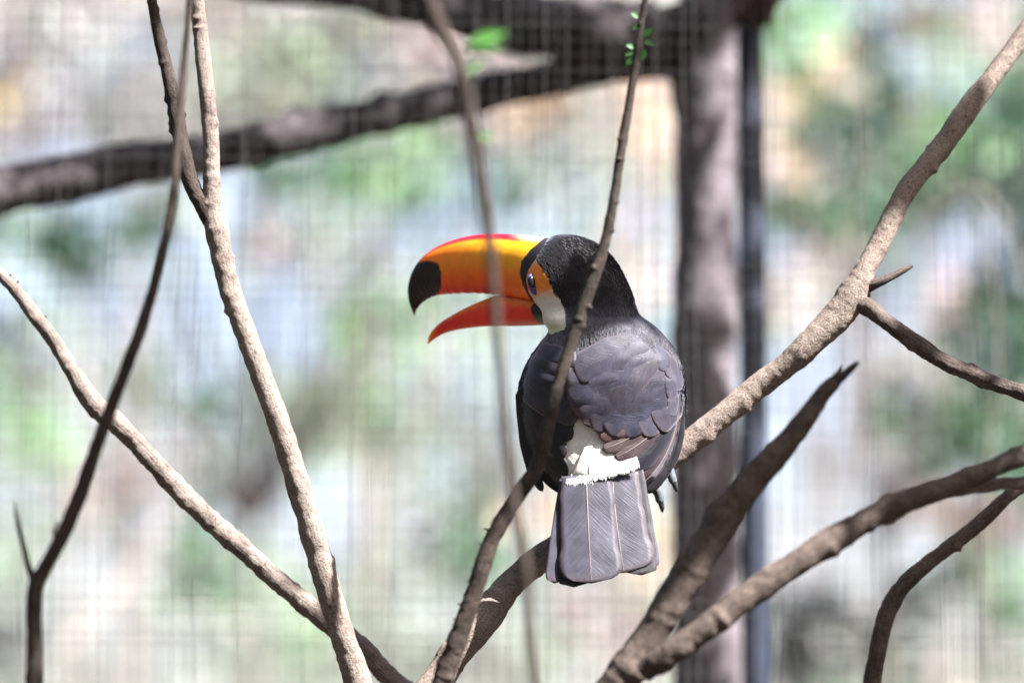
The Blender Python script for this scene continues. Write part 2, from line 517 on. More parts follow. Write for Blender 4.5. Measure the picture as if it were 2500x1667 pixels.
# --- the perch the bird sits on
DP = D + 0.03
perch_main = [(1040, 1700, DP - 0.06, 92), (1100, 1610, DP - 0.05, 92), (1180, 1510, DP - 0.04, 88), (1268, 1405, DP - 0.01, 82), (1400, 1310, DP, 74),
              (1520, 1215, DP + .01, 70), (1620, 1133, DP + .01, 68), (1740, 1035, DP + .01, 70), (1850, 945, DP + .01, 72), (1960, 858, DP, 76),
              (2045, 770, DP, 88), (2085, 715, DP, 92), (2110, 665, DP, 66), (2150, 590, DP + .01, 60), (2210, 470, DP + .02, 60),
              (2290, 370, DP + .03, 62), (2370, 255, DP + .04, 64), (2440, 165, DP + .05, 56), (2510, 70, DP + .06, 54), (2620, -90, DP + .08, 50), (2720, -260, DP + .1, 44)]
t = branch('long pale brown bare branch the toucan perches on, forking at a swollen knot', (0.1, 4.05, 0))
limb('main_stem', t, perch_main, mat='bark_perch', base=(-0.02, 4.02), rbase=0.045, knots=34, rough=0.05, seed=11, seg=28, step=0.0020, knot_h=0.22, lump=0.10)
limb('side_stem', t, [(2080, 730, DP, 60), (2130, 758, DP - .01, 50), (2200, 812, DP - .02, 46), (2300, 880, DP - .03, 46), (2400, 925, DP - .03, 46), (2500, 960, DP - .04, 46), (2640, 1010, DP - .05, 42), (2800, 1090, DP - .06, 36)],
     mat='bark_side', knots=14, seed=12, seg=24, rough=0.07, knot_h=0.2)
limb('broken_twig', t, [(2105, 705, DP, 40), (2150, 688, DP - .01, 26), (2190, 668, DP - .01, 20), (2228, 649, DP - .01, 13)], mat='bark_side', knots=2, seed=13, seg=16)

# --- the Y-shaped stem on the left of the bird
DY = D - 0.10
t = branch('upright pale stem splitting into a V of two arms, crossing the diagonal branch', (-0.16, 3.8, 0))
limb('main_stem', t, [(905, 1760, DY + .03, 78), (870, 1650, DY + .03, 74), (815, 1480, DY + .02, 72), (745, 1240, DY + .01, 68), (690, 1060, DY, 66), (625, 880, DY, 62), (570, 730, DY, 60), (540, 620, DY, 62), (527, 550, DY, 68), (518, 500, DY, 52), (517, 430, DY, 48), (513, 320, DY, 47), (500, 180, DY, 47), (490, 80, DY + .01, 42), (480, -20, DY + .01, 38), (468, -180, DY + .02, 34)],
     mat='bark_pale', base=(-0.10, 3.86), rbase=0.035, knots=46, seed=21, seg=24, knot_h=0.22)
limb('side_arm', t, [(527, 575, DY, 44), (500, 510, DY, 48), (468, 450, DY, 48), (445, 360, DY, 46), (428, 270, DY, 44), (412, 190, DY, 37), (393, 110, DY, 33), (378, 40, DY, 29), (368, -20, DY, 27), (352, -150, DY, 24)],
     mat='bark_brown', knots=16, seed=22, seg=22, knot_h=0.4)

# --- diagonal weathered branch at far left
DL = D + 0.06
rows = [(1120, 1790, DL - .02, 66), (970, 1670, DL, 60), (890, 1590, DL, 62), (790, 1508, DL, 64), (700, 1435, DL, 60), (600, 1345, DL, 58), (530, 1285, DL, 60), (450, 1210, DL, 58), (360, 1110, DL, 56), (290, 1040, DL, 56), (230, 990, DL, 62), (180, 910, DL, 48), (130, 830, DL, 42), (85, 770, DL, 42), (40, 710, DL, 34), (-10, 660, DL, 32), (-120, 570, DL, 28), (-260, 480, DL, 22)]
t = branch('weathered branch with flaking bark slanting from lower stems up to the left', (-0.02, 4.1, 0))
limb('main_stem', t, rows, mat='bark_weathered', base=(0.02, 4.12), rbase=0.035, knots=26, seed=31, seg=24, rough=0.085, lump=0.13, knot_h=0.25)
splinters(t, rows, 22, 32, 0.003, 0.008, 'bark_weathered', 1)

# --- out-of-focus dark Y branch in front of it
DF = D - 0.42
t = branch('dark out-of-focus branch with a short forked twig crossing the weathered branch', (-0.45, 3.4, 0))
limb('main_stem', t, [(82, 1780, DF, 44), (84, 1660, DF, 42), (84, 1550, DF, 40), (86, 1440, DF, 40), (115, 1375, DF, 36), (150, 1310, DF, 35), (200, 1195, DF, 36), (250, 1050, DF, 32), (300, 920, DF, 31), (355, 770, DF, 28), (395, 620, DF, 25), (418, 500, DF + .02, 24), (430, 400, DF + .03, 21), (437, 300, DF + .04, 19), (447, 180, DF + .05, 18), (458, 60, DF + .05, 16), (466, -40, DF + .05, 15), (478, -200, DF + .05, 13)],
     mat='bark_brown', base=(-0.47, 3.45), rbase=0.022, knots=16, seed=41, ws=1.0, seg=18)
limb('forked_twig', t, [(88, 1430, DF, 24), (70, 1385, DF, 16), (58, 1335, DF, 13), (45, 1280, DF, 11), (36, 1225, DF, 5)], mat='bark_brown', knots=3, seed=42, ws=1.0, seg=12)
limb('forked_twig', t, [(140, 1330, DF, 12), (133, 1300, DF + .01, 8), (140, 1270, DF + .02, 4)], mat='bark_brown', knots=1, seed=43, ws=1.0, seg=10)

# --- thin dark stem in front of the bird
DT = D - 0.23
rows = [(1040, 1790, DT, 62), (1075, 1680, DT, 60), (1110, 1580, DT, 58), (1150, 1470, DT, 52), (1195, 1330, DT, 48), (1250, 1230, DT, 46), (1310, 1140, DT, 44), (1335, 1050, DT, 38), (1365, 930, DT, 36), (1400, 820, DT, 36), (1430, 730, DT, 38), (1462, 640, DT, 36), (1485, 560, DT, 30), (1503, 460, DT, 27), (1517, 360, DT, 27), (1535, 260, DT, 25), (1552, 150, DT, 23), (1566, 60, DT, 19), (1578, -20, DT, 17), (1600, -180, DT, 14)]
t = branch('thin dark knobbly stem with tiny green sprouts crossing in front of the toucan', (-0.06, 3.6, 0))
limb('main_stem', t, rows, mat='bark_brown', base=(-0.08, 3.62), rbase=0.026, knots=60, seed=51, seg=20, rough=0.07, knot_h=0.42)
splinters(t, rows[:8], 40, 52, 0.002, 0.008, 'bark_brown', -1)


def leaf_arrays(base, direction, normal, L, W, curl=0.15):
    d = np.asarray(direction, float); d /= np.linalg.norm(d)
    s = np.cross(d, normal); s /= np.linalg.norm(s) + 1e-9
    n = np.cross(s, d)
    us = np.array([0.0, 0.18, 0.42, 0.68, 0.88, 1.0]); ws = np.array([0.04, 0.62, 1.0, 0.72, 0.32, 0.02])
    v, f = [], []
    for u, w in zip(us, ws):
        c = base + d * L * u - n * curl * L * u * u
        v += [c - s * W * w * .5 + n * W * w * .12, c, c + s * W * w * .5 + n * W * w * .12]
    for i in range(5):
        a = i * 3
        f += [(a, a + 1, a + 4, a + 3), (a + 1, a + 2, a + 5, a + 4)]
    return v, f


def single_leaf(parent, px, py, d, ang, L, W, col, name='leaf'):
    a = math.radians(ang)
    dr = RIGHT * math.cos(a) + UP * math.sin(a) - FWD * 0.25
    v, f = leaf_arrays(P(px, py, d), dr, -FWD + 0.5 * UP, L, W)
    return mesh_np(name, v, f, mat=M['leaf'], parent=parent, col=np.repeat([col], len(v), 0))


for (px, py, ang, L) in ((1565, 62, 205, .009), (1562, 44, 150, .010), (1570, 92, 45, .013), (1572, 100, -20, .011), (1575, 120, 250, .012), (1552, 118, 160, .010), (1548, 124, 210, .010), (1545, 138, 235, .011), (1552, 150, 190, .009)):
    single_leaf(t, px, py, DT, ang, L, L * .6, (0.05, 0.17, 0.035))

# --- very blurred twig nearer to the viewer
DB = D - 0.80
t = branch('thin twig blurred soft by closeness, hanging across the orange bill', (0.02, 3.05, 0))
limb('main_stem', t, [(1318, 1790, DB, 22), (1302, 1660, DB, 24), (1292, 1480, DB, 24), (1278, 1350, DB, 26), (1250, 1200, DB, 27), (1232, 1050, DB, 24), (1222, 900, DB, 22), (1212, 780, DB, 23), (1200, 640, DB, 27), (1186, 520, DB, 32), (1168, 400, DB, 33), (1148, 290, DB, 34), (1132, 200, DB, 32), (1108, 130, DB, 34), (1075, 70, DB, 38), (1045, -10, DB, 40), (1000, -170, DB, 40)],
     mat='bark_brown', base=(0.03, 3.0), rbase=0.02, knots=14, seed=61, ws=1.0, seg=16)
limb('side_twig', t, [(1135, 215, DB, 18), (1108, 150, DB - .01, 14), (1075, 75, DB - .02, 12), (1040, -20, DB - .03, 10)], mat='bark_brown', knots=2, seed=62, ws=1.0, seg=10)
for (px, py, ang, L) in ((1140, 110, 20, .034), (1150, 120, 8, .026), (1140, 140, 55, .018), (1165, 330, -10, .014), (1130, 180, 30, .02)):
    single_leaf(t, px, py, DB, ang, L, L * .36, (0.10, 0.28, 0.06))

# --- big blurred fork at lower right
DR = D - 0.30
t = branch('thick soft-focus branch rising to a dark broken forked tip', (0.15, 3.5, 0))
limb('main_stem', t, [(1430, 1790, DR, 108), (1510, 1665, DR, 104), (1590, 1550, DR, 100), (1665, 1430, DR, 96), (1740, 1310, DR, 92), (1820, 1190, DR, 86), (1880, 1125, DR, 78), (1935, 1065, DR, 66), (1985, 995, DR, 52), (2015, 955, DR, 44), (2040, 930, DR, 40)],
     mat='bark_mid', base=(0.10, 3.55), rbase=0.04, knots=26, seed=71, seg=26, knot_h=0.25)
limb('broken_tip', t, [(2020, 950, DR, 34), (2050, 925, DR, 28), (2075, 903, DR, 22), (2096, 884, DR, 16)], mat='bark_dark', knots=2, seed=72, seg=14)
limb('broken_tip', t, [(2015, 955, DR, 28), (2035, 925, DR, 20), (2050, 905, DR + .01, 12), (2056, 892, DR + .01, 6)], mat='bark_dark', knots=2, seed=73, seg=14)
limb('side_stem', t, [(1570, 1640, DR - .03, 60), (1640, 1590, DR - .04, 70), (1720, 1535, DR - .04, 72), (1830, 1450, DR - .03, 76), (1960, 1365, DR - .02, 72), (2080, 1290, DR, 70), (2200, 1228, DR + .01, 66), (2330, 1180, DR + .02, 62), (2440, 1135, DR + .03, 56), (2520, 1100, DR + .04, 52), (2650, 1040, DR + .05, 46), (2800, 950, DR + .06, 40)],
     mat='bark_mid', knots=34, seed=74, seg=24, knot_h=0.25)
limb('side_stem', t, [(2290, 1205, DR + .03, 36), (2380, 1190, DR + .04, 38), (2450, 1180, DR + .05, 38), (2520, 1178, DR + .05, 38), (2700, 1160, DR + .06, 34)], mat='bark_weathered', knots=7, seed=75, seg=18)

# --- curved stem at the right edge
DE = D - 0.16
t = branch('slender curving grey-brown stem below the two-pronged right-hand fork', (0.42, 3.7, 0))
limb('main_stem', t, [(2120, 1790, DE, 54), (2130, 1670, DE, 52), (2142, 1590, DE, 50), (2165, 1500, DE, 52), (2205, 1430, DE, 50), (2265, 1375, DE, 46), (2330, 1325, DE, 42), (2400, 1270, DE, 44), (2450, 1220, DE, 40), (2510, 1175, DE, 38), (2640, 1060, DE, 34), (2760, 930, DE, 30)],
     mat='bark_mid', base=(0.40, 3.72), rbase=0.03, knots=26, seed=81, seg=22)

# ------------------------------------------------------------------ the toucan
bird = thing('toucan', 'black toucan with huge orange bill open, white rump, perched with its back turned', 'toucan', tuple(B(1500, 1180, 0)))
# rows: photo y, left x, right x, near depth, far depth (photo pixels)
ROWS = np.array([
    (572, 1368, 1396, 0, 20), (576, 1350, 1412, -22, 42), (583, 1338, 1434, -36, 60), (595, 1324, 1456, -48, 76), (612, 1311, 1478, -58, 90),
    (632, 1297, 1496, -64, 98), (655, 1285, 1512, -68, 104), (680, 1281, 1526, -70, 106), (703, 1286, 1537, -70, 106), (718, 1293, 1543, -69, 106),
    (735, 1304, 1548, -68, 106), (752, 1310, 1553, -68, 108), (766, 1316, 1560, -78, 110), (778, 1322, 1574, -96, 112), (790, 1328, 1590, -108, 114),
    (803, 1337, 1606, -117, 116), (817, 1336, 1620, -124, 118), (840, 1316, 1638, -134, 122), (880, 1290, 1658, -145, 128), (930, 1272, 1669, -150, 130),
    (980, 1268, 1670, -146, 130), (1030, 1272, 1664, -138, 128), (1080, 1284, 1652, -138, 122), (1120, 1302, 1634, -140, 110), (1160, 1335, 1606, -139, 92),
    (1195, 1375, 1572, -128, 66), (1225, 1410, 1540, -100, 36), (1245, 1440, 1515, -60, 10), (1252, 1470, 1490, -28, -10)], float)
SUP = 2.25


def row_at(py):
    return [np.interp(py, ROWS[:, 0], ROWS[:, k]) for k in range(1, 5)]


def surf(px, py):
    """near-side depth of the body at a photo position"""
    xl, xr, yn, yf = row_at(py)
    cx, hw = (xl + xr) / 2, np.maximum((xr - xl) / 2, 1)
    tt = np.clip(np.abs(px - cx) / hw, 0, 0.985)
    hd = (yf - yn) / 2
    return (yn + yf) / 2 - hd * (1 - tt ** SUP) ** (1 / SUP)


# smooth the rows with a spline, then the grid
rr_ = catmull(ROWS, 360)
ny, na = len(rr_), 240
ang = np.linspace(0, 2 * np.pi, na, endpoint=False)
ca, sa = np.cos(ang), np.sin(ang)
ex = np.sign(ca) * np.abs(ca) ** (2 / SUP); ey = np.sign(sa) * np.abs(sa) ** (2 / SUP)
cx = (rr_[:, 1] + rr_[:, 2]) / 2; hw = (rr_[:, 2] - rr_[:, 1]) / 2
cy = (rr_[:, 3] + rr_[:, 4]) / 2; hd = (rr_[:, 4] - rr_[:, 3]) / 2
bx = cx[:, None] + hw[:, None] * ex[None]
by = np.repeat(rr_[:, 0][:, None], na, 1)
bd = cy[:, None] + hd[:, None] * ey[None]
q = np.stack([bx, by, bd], -1)
lump = 2.2 * vnoise(q / 46.0, 5) + 1.1 * vnoise(q / 17.0, 6) + 0.5 * vnoise(q / 6.0, 8)
bx2 = bx + lump * ex[None]; bd2 = bd + lump * ey[None]

ORANGE = [(1307, 620), (1283, 655), (1270, 682), (1280, 711), (1304, 733), (1327, 716), (1348, 704), (1338, 680), (1330, 664), (1318, 650), (1309, 634)]
CHEEK = [(1302, 731), (1327, 714), (1348, 704), (1366, 729), (1380, 757), (1384, 790), (1380, 803), (1346, 816), (1322, 800), (1300, 760)]
RUMP = [(1420, 1005), (1390, 1060), (1362, 1115), (1380, 1160), (1392, 1205), (1480, 1205), (1560, 1160), (1556, 1130), (1520, 1100), (1490, 1020)]
jit = 2.0 * vnoise(q / 3.0, 21)
jx, jy = bx2 + jit, by + 2.0 * vnoise(q / 3.0, 22)


def body_color(px, py, dd, jx, jy):
    c = np.zeros(np.shape(px) + (3,))
    black = np.array([0.012, 0.010, 0.012]); neck = np.array([0.020, 0.019, 0.026]); mantle = np.array([0.050, 0.048, 0.060]); side = np.array([0.034, 0.036, 0.052])
    k = smooth(680, 760, py + 0.1 * (px - 1400))[..., None]
    c[:] = black * (1 - k) + neck * k
    k = smooth(764, 775, jy)[..., None]; c = c * (1 - k) + mantle * k
    k = smooth(850, 960, py)[..., None]; c = c * (1 - k) + side * k
    m = inside(ORANGE, jx * .35 + px * .65, jy * .35 + py * .65)
    orange = np.array([0.85, 0.26, 0.035])
    kk = smooth(655, 622, py)[..., None]
    oc = orange * (1 - kk) + np.array([0.80, 0.55, 0.40]) * kk
    kk = smooth(703, 722, py)[..., None] * 0.8
    oc = oc * (1 - kk) + np.array([0.72, 0.50, 0.36]) * kk
    c = np.where(m[..., None], oc, c)
    m2 = inside(CHEEK, jx * .5 + px * .5, jy * .5 + py * .5)
    kk = smooth(770, 812, py + (1345 - px) * .3)[..., None]
    wc = np.array([0.72, 0.66, 0.60]) * (1 - kk) + np.array([0.60, 0.60, 0.38]) * kk
    edge = smooth(732, 706, py)[..., None]
    wc = wc * (1 - edge) + np.array([0.80, 0.42, 0.20]) * edge
    c = np.where(m2[..., None], wc, c)
    m3 = inside(RUMP, jx, jy) & (dd < 20)
    c = np.where(m3[..., None], np.array([0.80, 0.77, 0.74]), c)
    return c


bcol = body_color(bx2, by, bd2, jx, jy)
# blush of colour between orange skin and white cheek, small red fleck above the eye skin
red = np.hypot(bx2 - 1311, by - 617) < 5
bcol = np.where((red & (bd2 < 30))[..., None], np.array([0.35, 0.01, 0.015]), bcol)
i = np.arange(ny * na).reshape(ny, na)
ir = np.roll(i, -1, 1)
fq = np.stack([i[:-1], ir[:-1], ir[1:], i[1:]], -1).reshape(-1, 4)
bv = B(bx2, by, bd2).reshape(-1, 3)
topc, botc = len(bv), len(bv) + 1
bv = np.vstack([bv, bv[:na].mean(0)[None], bv[-na:].mean(0)[None]])
tr = [(topc, int(ir[0, k]), int(i[0, k])) for k in range(na)] + [(botc, int(i[-1, k]), int(ir[-1, k])) for k in range(na)]
bc = np.vstack([bcol.reshape(-1, 3), bcol[0, 0], bcol[-1, 0]])
body = mesh_np('body', bv, fq, tr, mat=M['plumage'], parent=bird, col=bc)

# fine plumage: short slivers lying along the body
npl = 17000
ppy = np.concatenate([RNG.uniform(574, 775, 6500), RNG.uniform(762, 1010, 9000), RNG.uniform(1010, 1200, npl - 15500)])
pang = RNG.uniform(np.pi - 0.25, 2 * np.pi + 0.25, npl)
pang[:2500] = RNG.uniform(0, 2 * np.pi, 2500)
rw = [np.interp(ppy, rr_[:, 0], rr_[:, k]) for k in range(1, 5)]
exx = np.sign(np.cos(pang)) * np.abs(np.cos(pang)) ** (2 / SUP); eyy = np.sign(np.sin(pang)) * np.abs(np.sin(pang)) ** (2 / SUP)
ppx = (rw[0] + rw[1]) / 2 + (rw[1] - rw[0]) / 2 * exx
ppd = (rw[2] + rw[3]) / 2 + (rw[3] - rw[2]) / 2 * eyy
bare = (inside(ORANGE, ppx, ppy) | inside(CHEEK, ppx, ppy) | inside(RUMP, ppx, ppy)) & (ppd < 60)
ishead = ppy < 770
rump_m = inside(RUMP, ppx, ppy)
Ls = np.where(ishead, RNG.uniform(7, 13, npl), np.where(rump_m, RNG.uniform(14, 26, npl), RNG.uniform(9, 18, npl)))
Ws = np.where(ishead, RNG.uniform(0.8, 1.5, npl), RNG.uniform(1.0, 2.0, npl))
# flow: on the head back and down from the bill, on the body straight down
fx = np.where(ishead, 0.75 - 0.6 * smooth(600, 740, ppy), (ppx - 1470) / 900.0) + RNG.normal(0, .16, npl)
fy = np.where(ishead, 0.45 + 0.5 * smooth(590, 700, ppy), 1.0)
fn = np.hypot(fx, fy); fx, fy = fx / fn, fy / fn
tipx, tipy = ppx + fx * Ls, ppy + fy * Ls
rw2 = [np.interp(tipy, rr_[:, 0], rr_[:, k]) for k in range(1, 5)]
# tip follows the surface at the same angle, lifted a little
off = RNG.uniform(0.6, 2.2, npl)
t_ex = np.clip((tipx - (rw2[0] + rw2[1]) / 2) / np.maximum((rw2[1] - rw2[0]) / 2, 1), -1.0, 1.0)
tipd = (rw2[2] + rw2[3]) / 2 + (rw2[3] - rw2[2]) / 2 * np.sign(eyy) * (1 - np.abs(t_ex) ** SUP) ** (1 / SUP)
tipx2 = tipx + off * exx; tipd = tipd + off * eyy
midx = (ppx + tipx2) / 2 + 0.8 * exx; midd = (ppd + tipd) / 2 + 0.8 * eyy; midy = (ppy + tipy) / 2
px_, py_ = -fy, fx
V = np.stack([B(ppx - px_ * Ws * .3, ppy - py_ * Ws * .3, ppd), B(ppx + px_ * Ws * .3, ppy + py_ * Ws * .3, ppd),
              B(midx + px_ * Ws, midy + py_ * Ws, midd), B(tipx2, tipy, tipd), B(midx - px_ * Ws, midy - py_ * Ws, midd)], 1)
keep = ~bare & (np.abs(tipd - ppd) < 26)
V = V[keep]
nk = len(V)
k5 = np.arange(nk)[:, None] * 5
pc = body_color(ppx[keep], ppy[keep], ppd[keep], ppx[keep], ppy[keep]) * RNG.uniform(0.7, 1.35, nk)[:, None]
pl = mesh_np('plumage', V.reshape(-1, 3), np.hstack([k5, k5 + 1, k5 + 2, k5 + 4]), np.hstack([k5 + 4, k5 + 2, k5 + 3]), mat=M['plumage'], parent=bird, col=np.repeat(np.clip(pc, 0, .85), 5, 0))
pl["kind"] = "stuff"


# --- feathers draped over the body
def bez(a, b, c, n):
    u = np.linspace(0, 1, n)[:, None]
    a, b, c = (np.asarray(k, float) for k in (a, b, c))
    return (1 - u) ** 2 * a + 2 * u * (1 - u) * b + u ** 2 * c


def feather(name, base, ctrl, tip, w, lift0, lift1, mat, camber=5.0, blunt=0.22, depth=None, shaft=False, skew=0.0, w0=0.45, nu=30, nv=11, wav=1.0, label=None, lin=False):
    c = bez(base, ctrl, tip, nu)
    tn = np.gradient(c, axis=0); tn /= np.linalg.norm(tn, axis=1)[:, None] + 1e-9
    nn = np.stack([-tn[:, 1], tn[:, 0]], 1)
    u = np.linspace(0, 1, nu)
    prof = w0 + (1 - w0) * (u ** .9 if lin else smooth(0, 0.45, u))
    e = np.clip((u - (1 - blunt)) / blunt, 0, 1)
    prof = prof * np.sqrt(np.clip(1 - e ** 2.3, 0, 1)) + 0.015
    vv = np.linspace(-1, 1, nv)
    sd = hash((round(base[0]), round(tip[0]), round(tip[1]))) % 997
    edge = 1 + 0.05 * wav * vnoise(np.stack([u * 9, u * 0 + sd, u * 0], 1), sd)
    half = w * prof * edge
    X = c[:, 0][:, None] + nn[:, 0][:, None] * half[:, None] * (vv + skew)[None]
    Y = c[:, 1][:, None] + nn[:, 1][:, None] * half[:, None] * (vv + skew)[None]
    dep = surf(X, Y) if depth is None else depth(X, Y)
    Dp = dep - (lift0 + (lift1 - lift0) * u ** 1.3)[:, None] - camber * (1 - vv[None] ** 2) * prof[:, None] \
        + 0.8 * wav * vnoise(np.stack([X / 25, Y / 25, X * 0 + sd], -1), 3)
    V = B(X, Y, Dp).reshape(-1, 3)
    UV = np.stack([np.repeat(((vv + 1) / 2)[None], nu, 0), np.repeat(u[:, None], nv, 1)], -1).reshape(-1, 2)
    i = np.arange(nu * nv).reshape(nu, nv)
    f = np.stack([i[:-1, :-1], i[:-1, 1:], i[1:, 1:], i[1:, :-1]], -1).reshape(-1, 4)
    # thin underside so the vane has two faces
    V2 = B(X, Y, Dp + 1.0).reshape(-1, 3)
    n0 = len(V)
    ring = np.concatenate([i[:, 0], i[-1, 1:], i[::-1, -1][1:], i[0, ::-1][1:-1]])
    rn = np.roll(ring, -1)
    fs = np.stack([ring, rn, rn + n0, ring + n0], 1)
    o = mesh_np(name, np.vstack([V, V2]), np.vstack([f, f[:, ::-1] + n0, fs]), mat=M[mat], parent=bird, uv=np.vstack([UV, UV]))
    if label:
        o["label"] = label
    if shaft:
        us = np.linspace(0.02, 0.97, nu)
        cs = np.stack([np.interp(us, u, c[:, 0]), np.interp(us, u, c[:, 1])], 1)
        mid = nv // 2 + int(round(-skew * (nv - 1) / 2))
        mid = max(0, min(nv - 1, mid))
        ds = np.interp(us, u, Dp[:, mid]) - 0.6
        r = np.linspace(1.5, 0.6, nu) * PX
        v2, f2, uv2 = tube_arrays(B(cs[:, 0], cs[:, 1], ds), r, seg=6, step=0.004, rough=0, lump=0)
        s = mesh_np('shaft', v2, f2, mat=M['shaft'], parent=o, uv=uv2)
    return o


# right shoulder: broad scapular curtain, upper feathers lying over lower ones
tips = [(1600, 1036), (1560, 1047), (1515, 1048), (1472, 1042), (1436, 1030), (1410, 1014), (1392, 994), (1384, 970), (1384, 942), (1400, 906)]
bases = [(1658, 968), (1655, 955), (1650, 940), (1643, 922), (1634, 903), (1622, 885), (1608, 866), (1592, 850), (1572, 832), (1552, 822)]
for k, (bs, tp) in enumerate(zip(bases, tips)):
    ctrl = (bs[0] * .62 + tp[0] * .38, tp[1] * .66 + bs[1] * .34)
    feather('scapular_feather', bs, ctrl, tp, 30 + min(k, 5) * 2.5, 5 + k * 0.6, 13 + k * 0.75, 'wing', camber=2.5, blunt=0.14, w0=.55, wav=1.6)
# small coverts down the right edge of the wing
for k, (bs, tp, w) in enumerate((((1600, 846), (1628, 905), 20), ((1622, 860), (1645, 925), 18), ((1640, 880), (1655, 955), 15), ((1632, 905), (1640, 975), 15), ((1640, 940), (1640, 1015), 14))):
    feather('covert_feather', bs, ((bs[0] + tp[0]) / 2 + 5, (bs[1] + tp[1]) / 2), tp, w, 9, 11, 'wing', camber=2, blunt=.4)
# folded flight feathers of the right wing
for k, (bs, ct, tp, w, mt) in enumerate((((1660, 1010), (1658, 1120), (1575, 1204), 17, 'wing_dark'), ((1656, 1000), (1646, 1118), (1562, 1186), 22, 'wing_brown'),
                                          ((1650, 990), (1622, 1095), (1540, 1146), 24, 'wing_dark'), ((1644, 985), (1600, 1075), (1500, 1117), 24, 'wing_brown'),
                                          ((1636, 985), (1580, 1060), (1470, 1098), 22, 'wing_brown'), ((1625, 985), (1560, 1040), (1462, 1068), 22, 'wing_brown'), ((1610, 990), (1560, 1035), (1500, 1062), 17, 'wing_brown'))):
    feather('flight_feather', bs, ct, tp, w, 2 + k * 1.0, 4 + k * 1.6, mt, camber=3.5, blunt=.25, w0=.6, shaft=(k in (1, 3, 4)))
feather('flight_feather', (1667, 985), (1668, 1090), (1632, 1152), 9, 3, 5, 'wing_dark', camber=3, blunt=.5)
# left wing
tipsL = [(1412, 1022), (1398, 1004), (1396, 975), (1394, 942), (1398, 908), (1408, 876)]
basesL = [(1280, 960), (1278, 935), (1280, 912), (1288, 890), (1300, 868), (1318, 846)]
for bs, ct, tp, w, mt in (((1272, 965), (1276, 1105), (1325, 1200), 15, 'wing_dark'), ((1280, 960), (1290, 1110), (1392, 1205), 30, 'wing_dark'), ((1290, 960), (1310, 1090), (1384, 1165), 30, 'wing_dark'),
                          ((1290, 965), (1330, 1060), (1378, 1118), 30, 'wing_dark'), ((1295, 965), (1340, 1030), (1398, 1070), 28, 'wing_dark')):
    feather('flight_feather', bs, ct, tp, w, 3, 6, mt, camber=4, blunt=.35, w0=.7)
for k, (bs, tp) in enumerate(zip(basesL, tipsL)):
    feather('covert_feather', bs, ((bs[0] + tp[0]) / 2 - 6, (bs[1] + tp[1]) / 2 + 12), tp, 24, 6 + k * 1.2, 10 + k * 1.6, 'wing', camber=4, blunt=.22, w0=.7)

# tail
TD = lambda X, Y: -138 - (Y - 1170) * 0.34 + 0 * X
feather('tail_feather', (1550, 1150), (1572, 1270), (1590, 1390), 24, 0, 0, 'tail', camber=1, blunt=.10, depth=TD, w0=.85, lin=True)
feather('tail_feather', (1386, 1172), (1364, 1300), (1354, 1424), 24, 1, 1, 'tail', camber=1, blunt=.08, depth=TD, w0=.8, lin=True)
feather('tail_feather', (1405, 1170), (1398, 1300), (1402, 1433), 40, 3, 3, 'wing_dark', camber=1, blunt=.07, depth=TD, w0=.75, lin=True)
feather('tail_feather', (1540, 1150), (1556, 1270), (1566, 1404), 40, 3, 3, 'wing_dark', camber=1, blunt=.07, depth=TD, w0=.75, lin=True)
feather('tail_feather', (1494, 1155), (1503, 1280), (1524, 1398), 78, 6, 7, 'tail', camber=1.5, blunt=.13, depth=TD, w0=.82, shaft=True, lin=True)
feather('tail_feather', (1431, 1160), (1436, 1290), (1444, 1424), 76, 10, 13, 'tail', camber=2, blunt=.15, depth=TD, w0=.80, shaft=True, lin=True)
# white rump coverts falling over the root of the tail
for k, (bs, ct, tp, w) in enumerate((((1470, 1050), (1440, 1120), (1398, 1196), 22), ((1470, 1060), (1450, 1130), (1425, 1190), 24), ((1475, 1050), (1465, 1120), (1450, 1182), 24), ((1480, 1070), (1490, 1120), (1488, 1170), 26), ((1490, 1075), (1520, 1120), (1520, 1160), 26), ((1500, 1085), (1535, 1120), (1552, 1146), 20))):
    feather('rump_feather', bs, ct, tp, w, 2 + k * .3, 10 + k * .5, 'white_feather', camber=1.5, blunt=.45, wav=1.0)


# soft white down hanging over the root of the tail
nd = 800
dt = RNG.uniform(0, 1, nd)
dx0 = 1388 + 168 * dt + RNG.normal(0, 3, nd); dy0 = 1174 - 44 * dt ** 1.3 + RNG.normal(0, 4, nd)
dl = RNG.uniform(3, 10, nd); da = RNG.normal(0, .22, nd) + (dt - .5) * .5
dd0 = -150.5 - RNG.uniform(0, 2, nd); dw = RNG.uniform(.6, 1.3, nd)
tx_, ty_ = dx0 + np.sin(da) * dl, dy0 + np.cos(da) * dl
dv = np.stack([B(dx0 - dw, dy0, dd0), B(dx0 + dw, dy0, dd0), B((dx0 + tx_) / 2 + dw, (dy0 + ty_) / 2, dd0 - 2.5), B(tx_, ty_, dd0 - 4), B((dx0 + tx_) / 2 - dw, (dy0 + ty_) / 2, dd0 - 2.5)], 1)
k5 = np.arange(nd)[:, None] * 5
dn = mesh_np('rump_down', dv.reshape(-1, 3), np.hstack([k5, k5 + 1, k5 + 2, k5 + 4]), np.hstack([k5 + 4, k5 + 2, k5 + 3]), mat=M['plumage'], parent=bird, col=np.full((nd * 5, 3), .6))
dn["kind"] = "stuff"


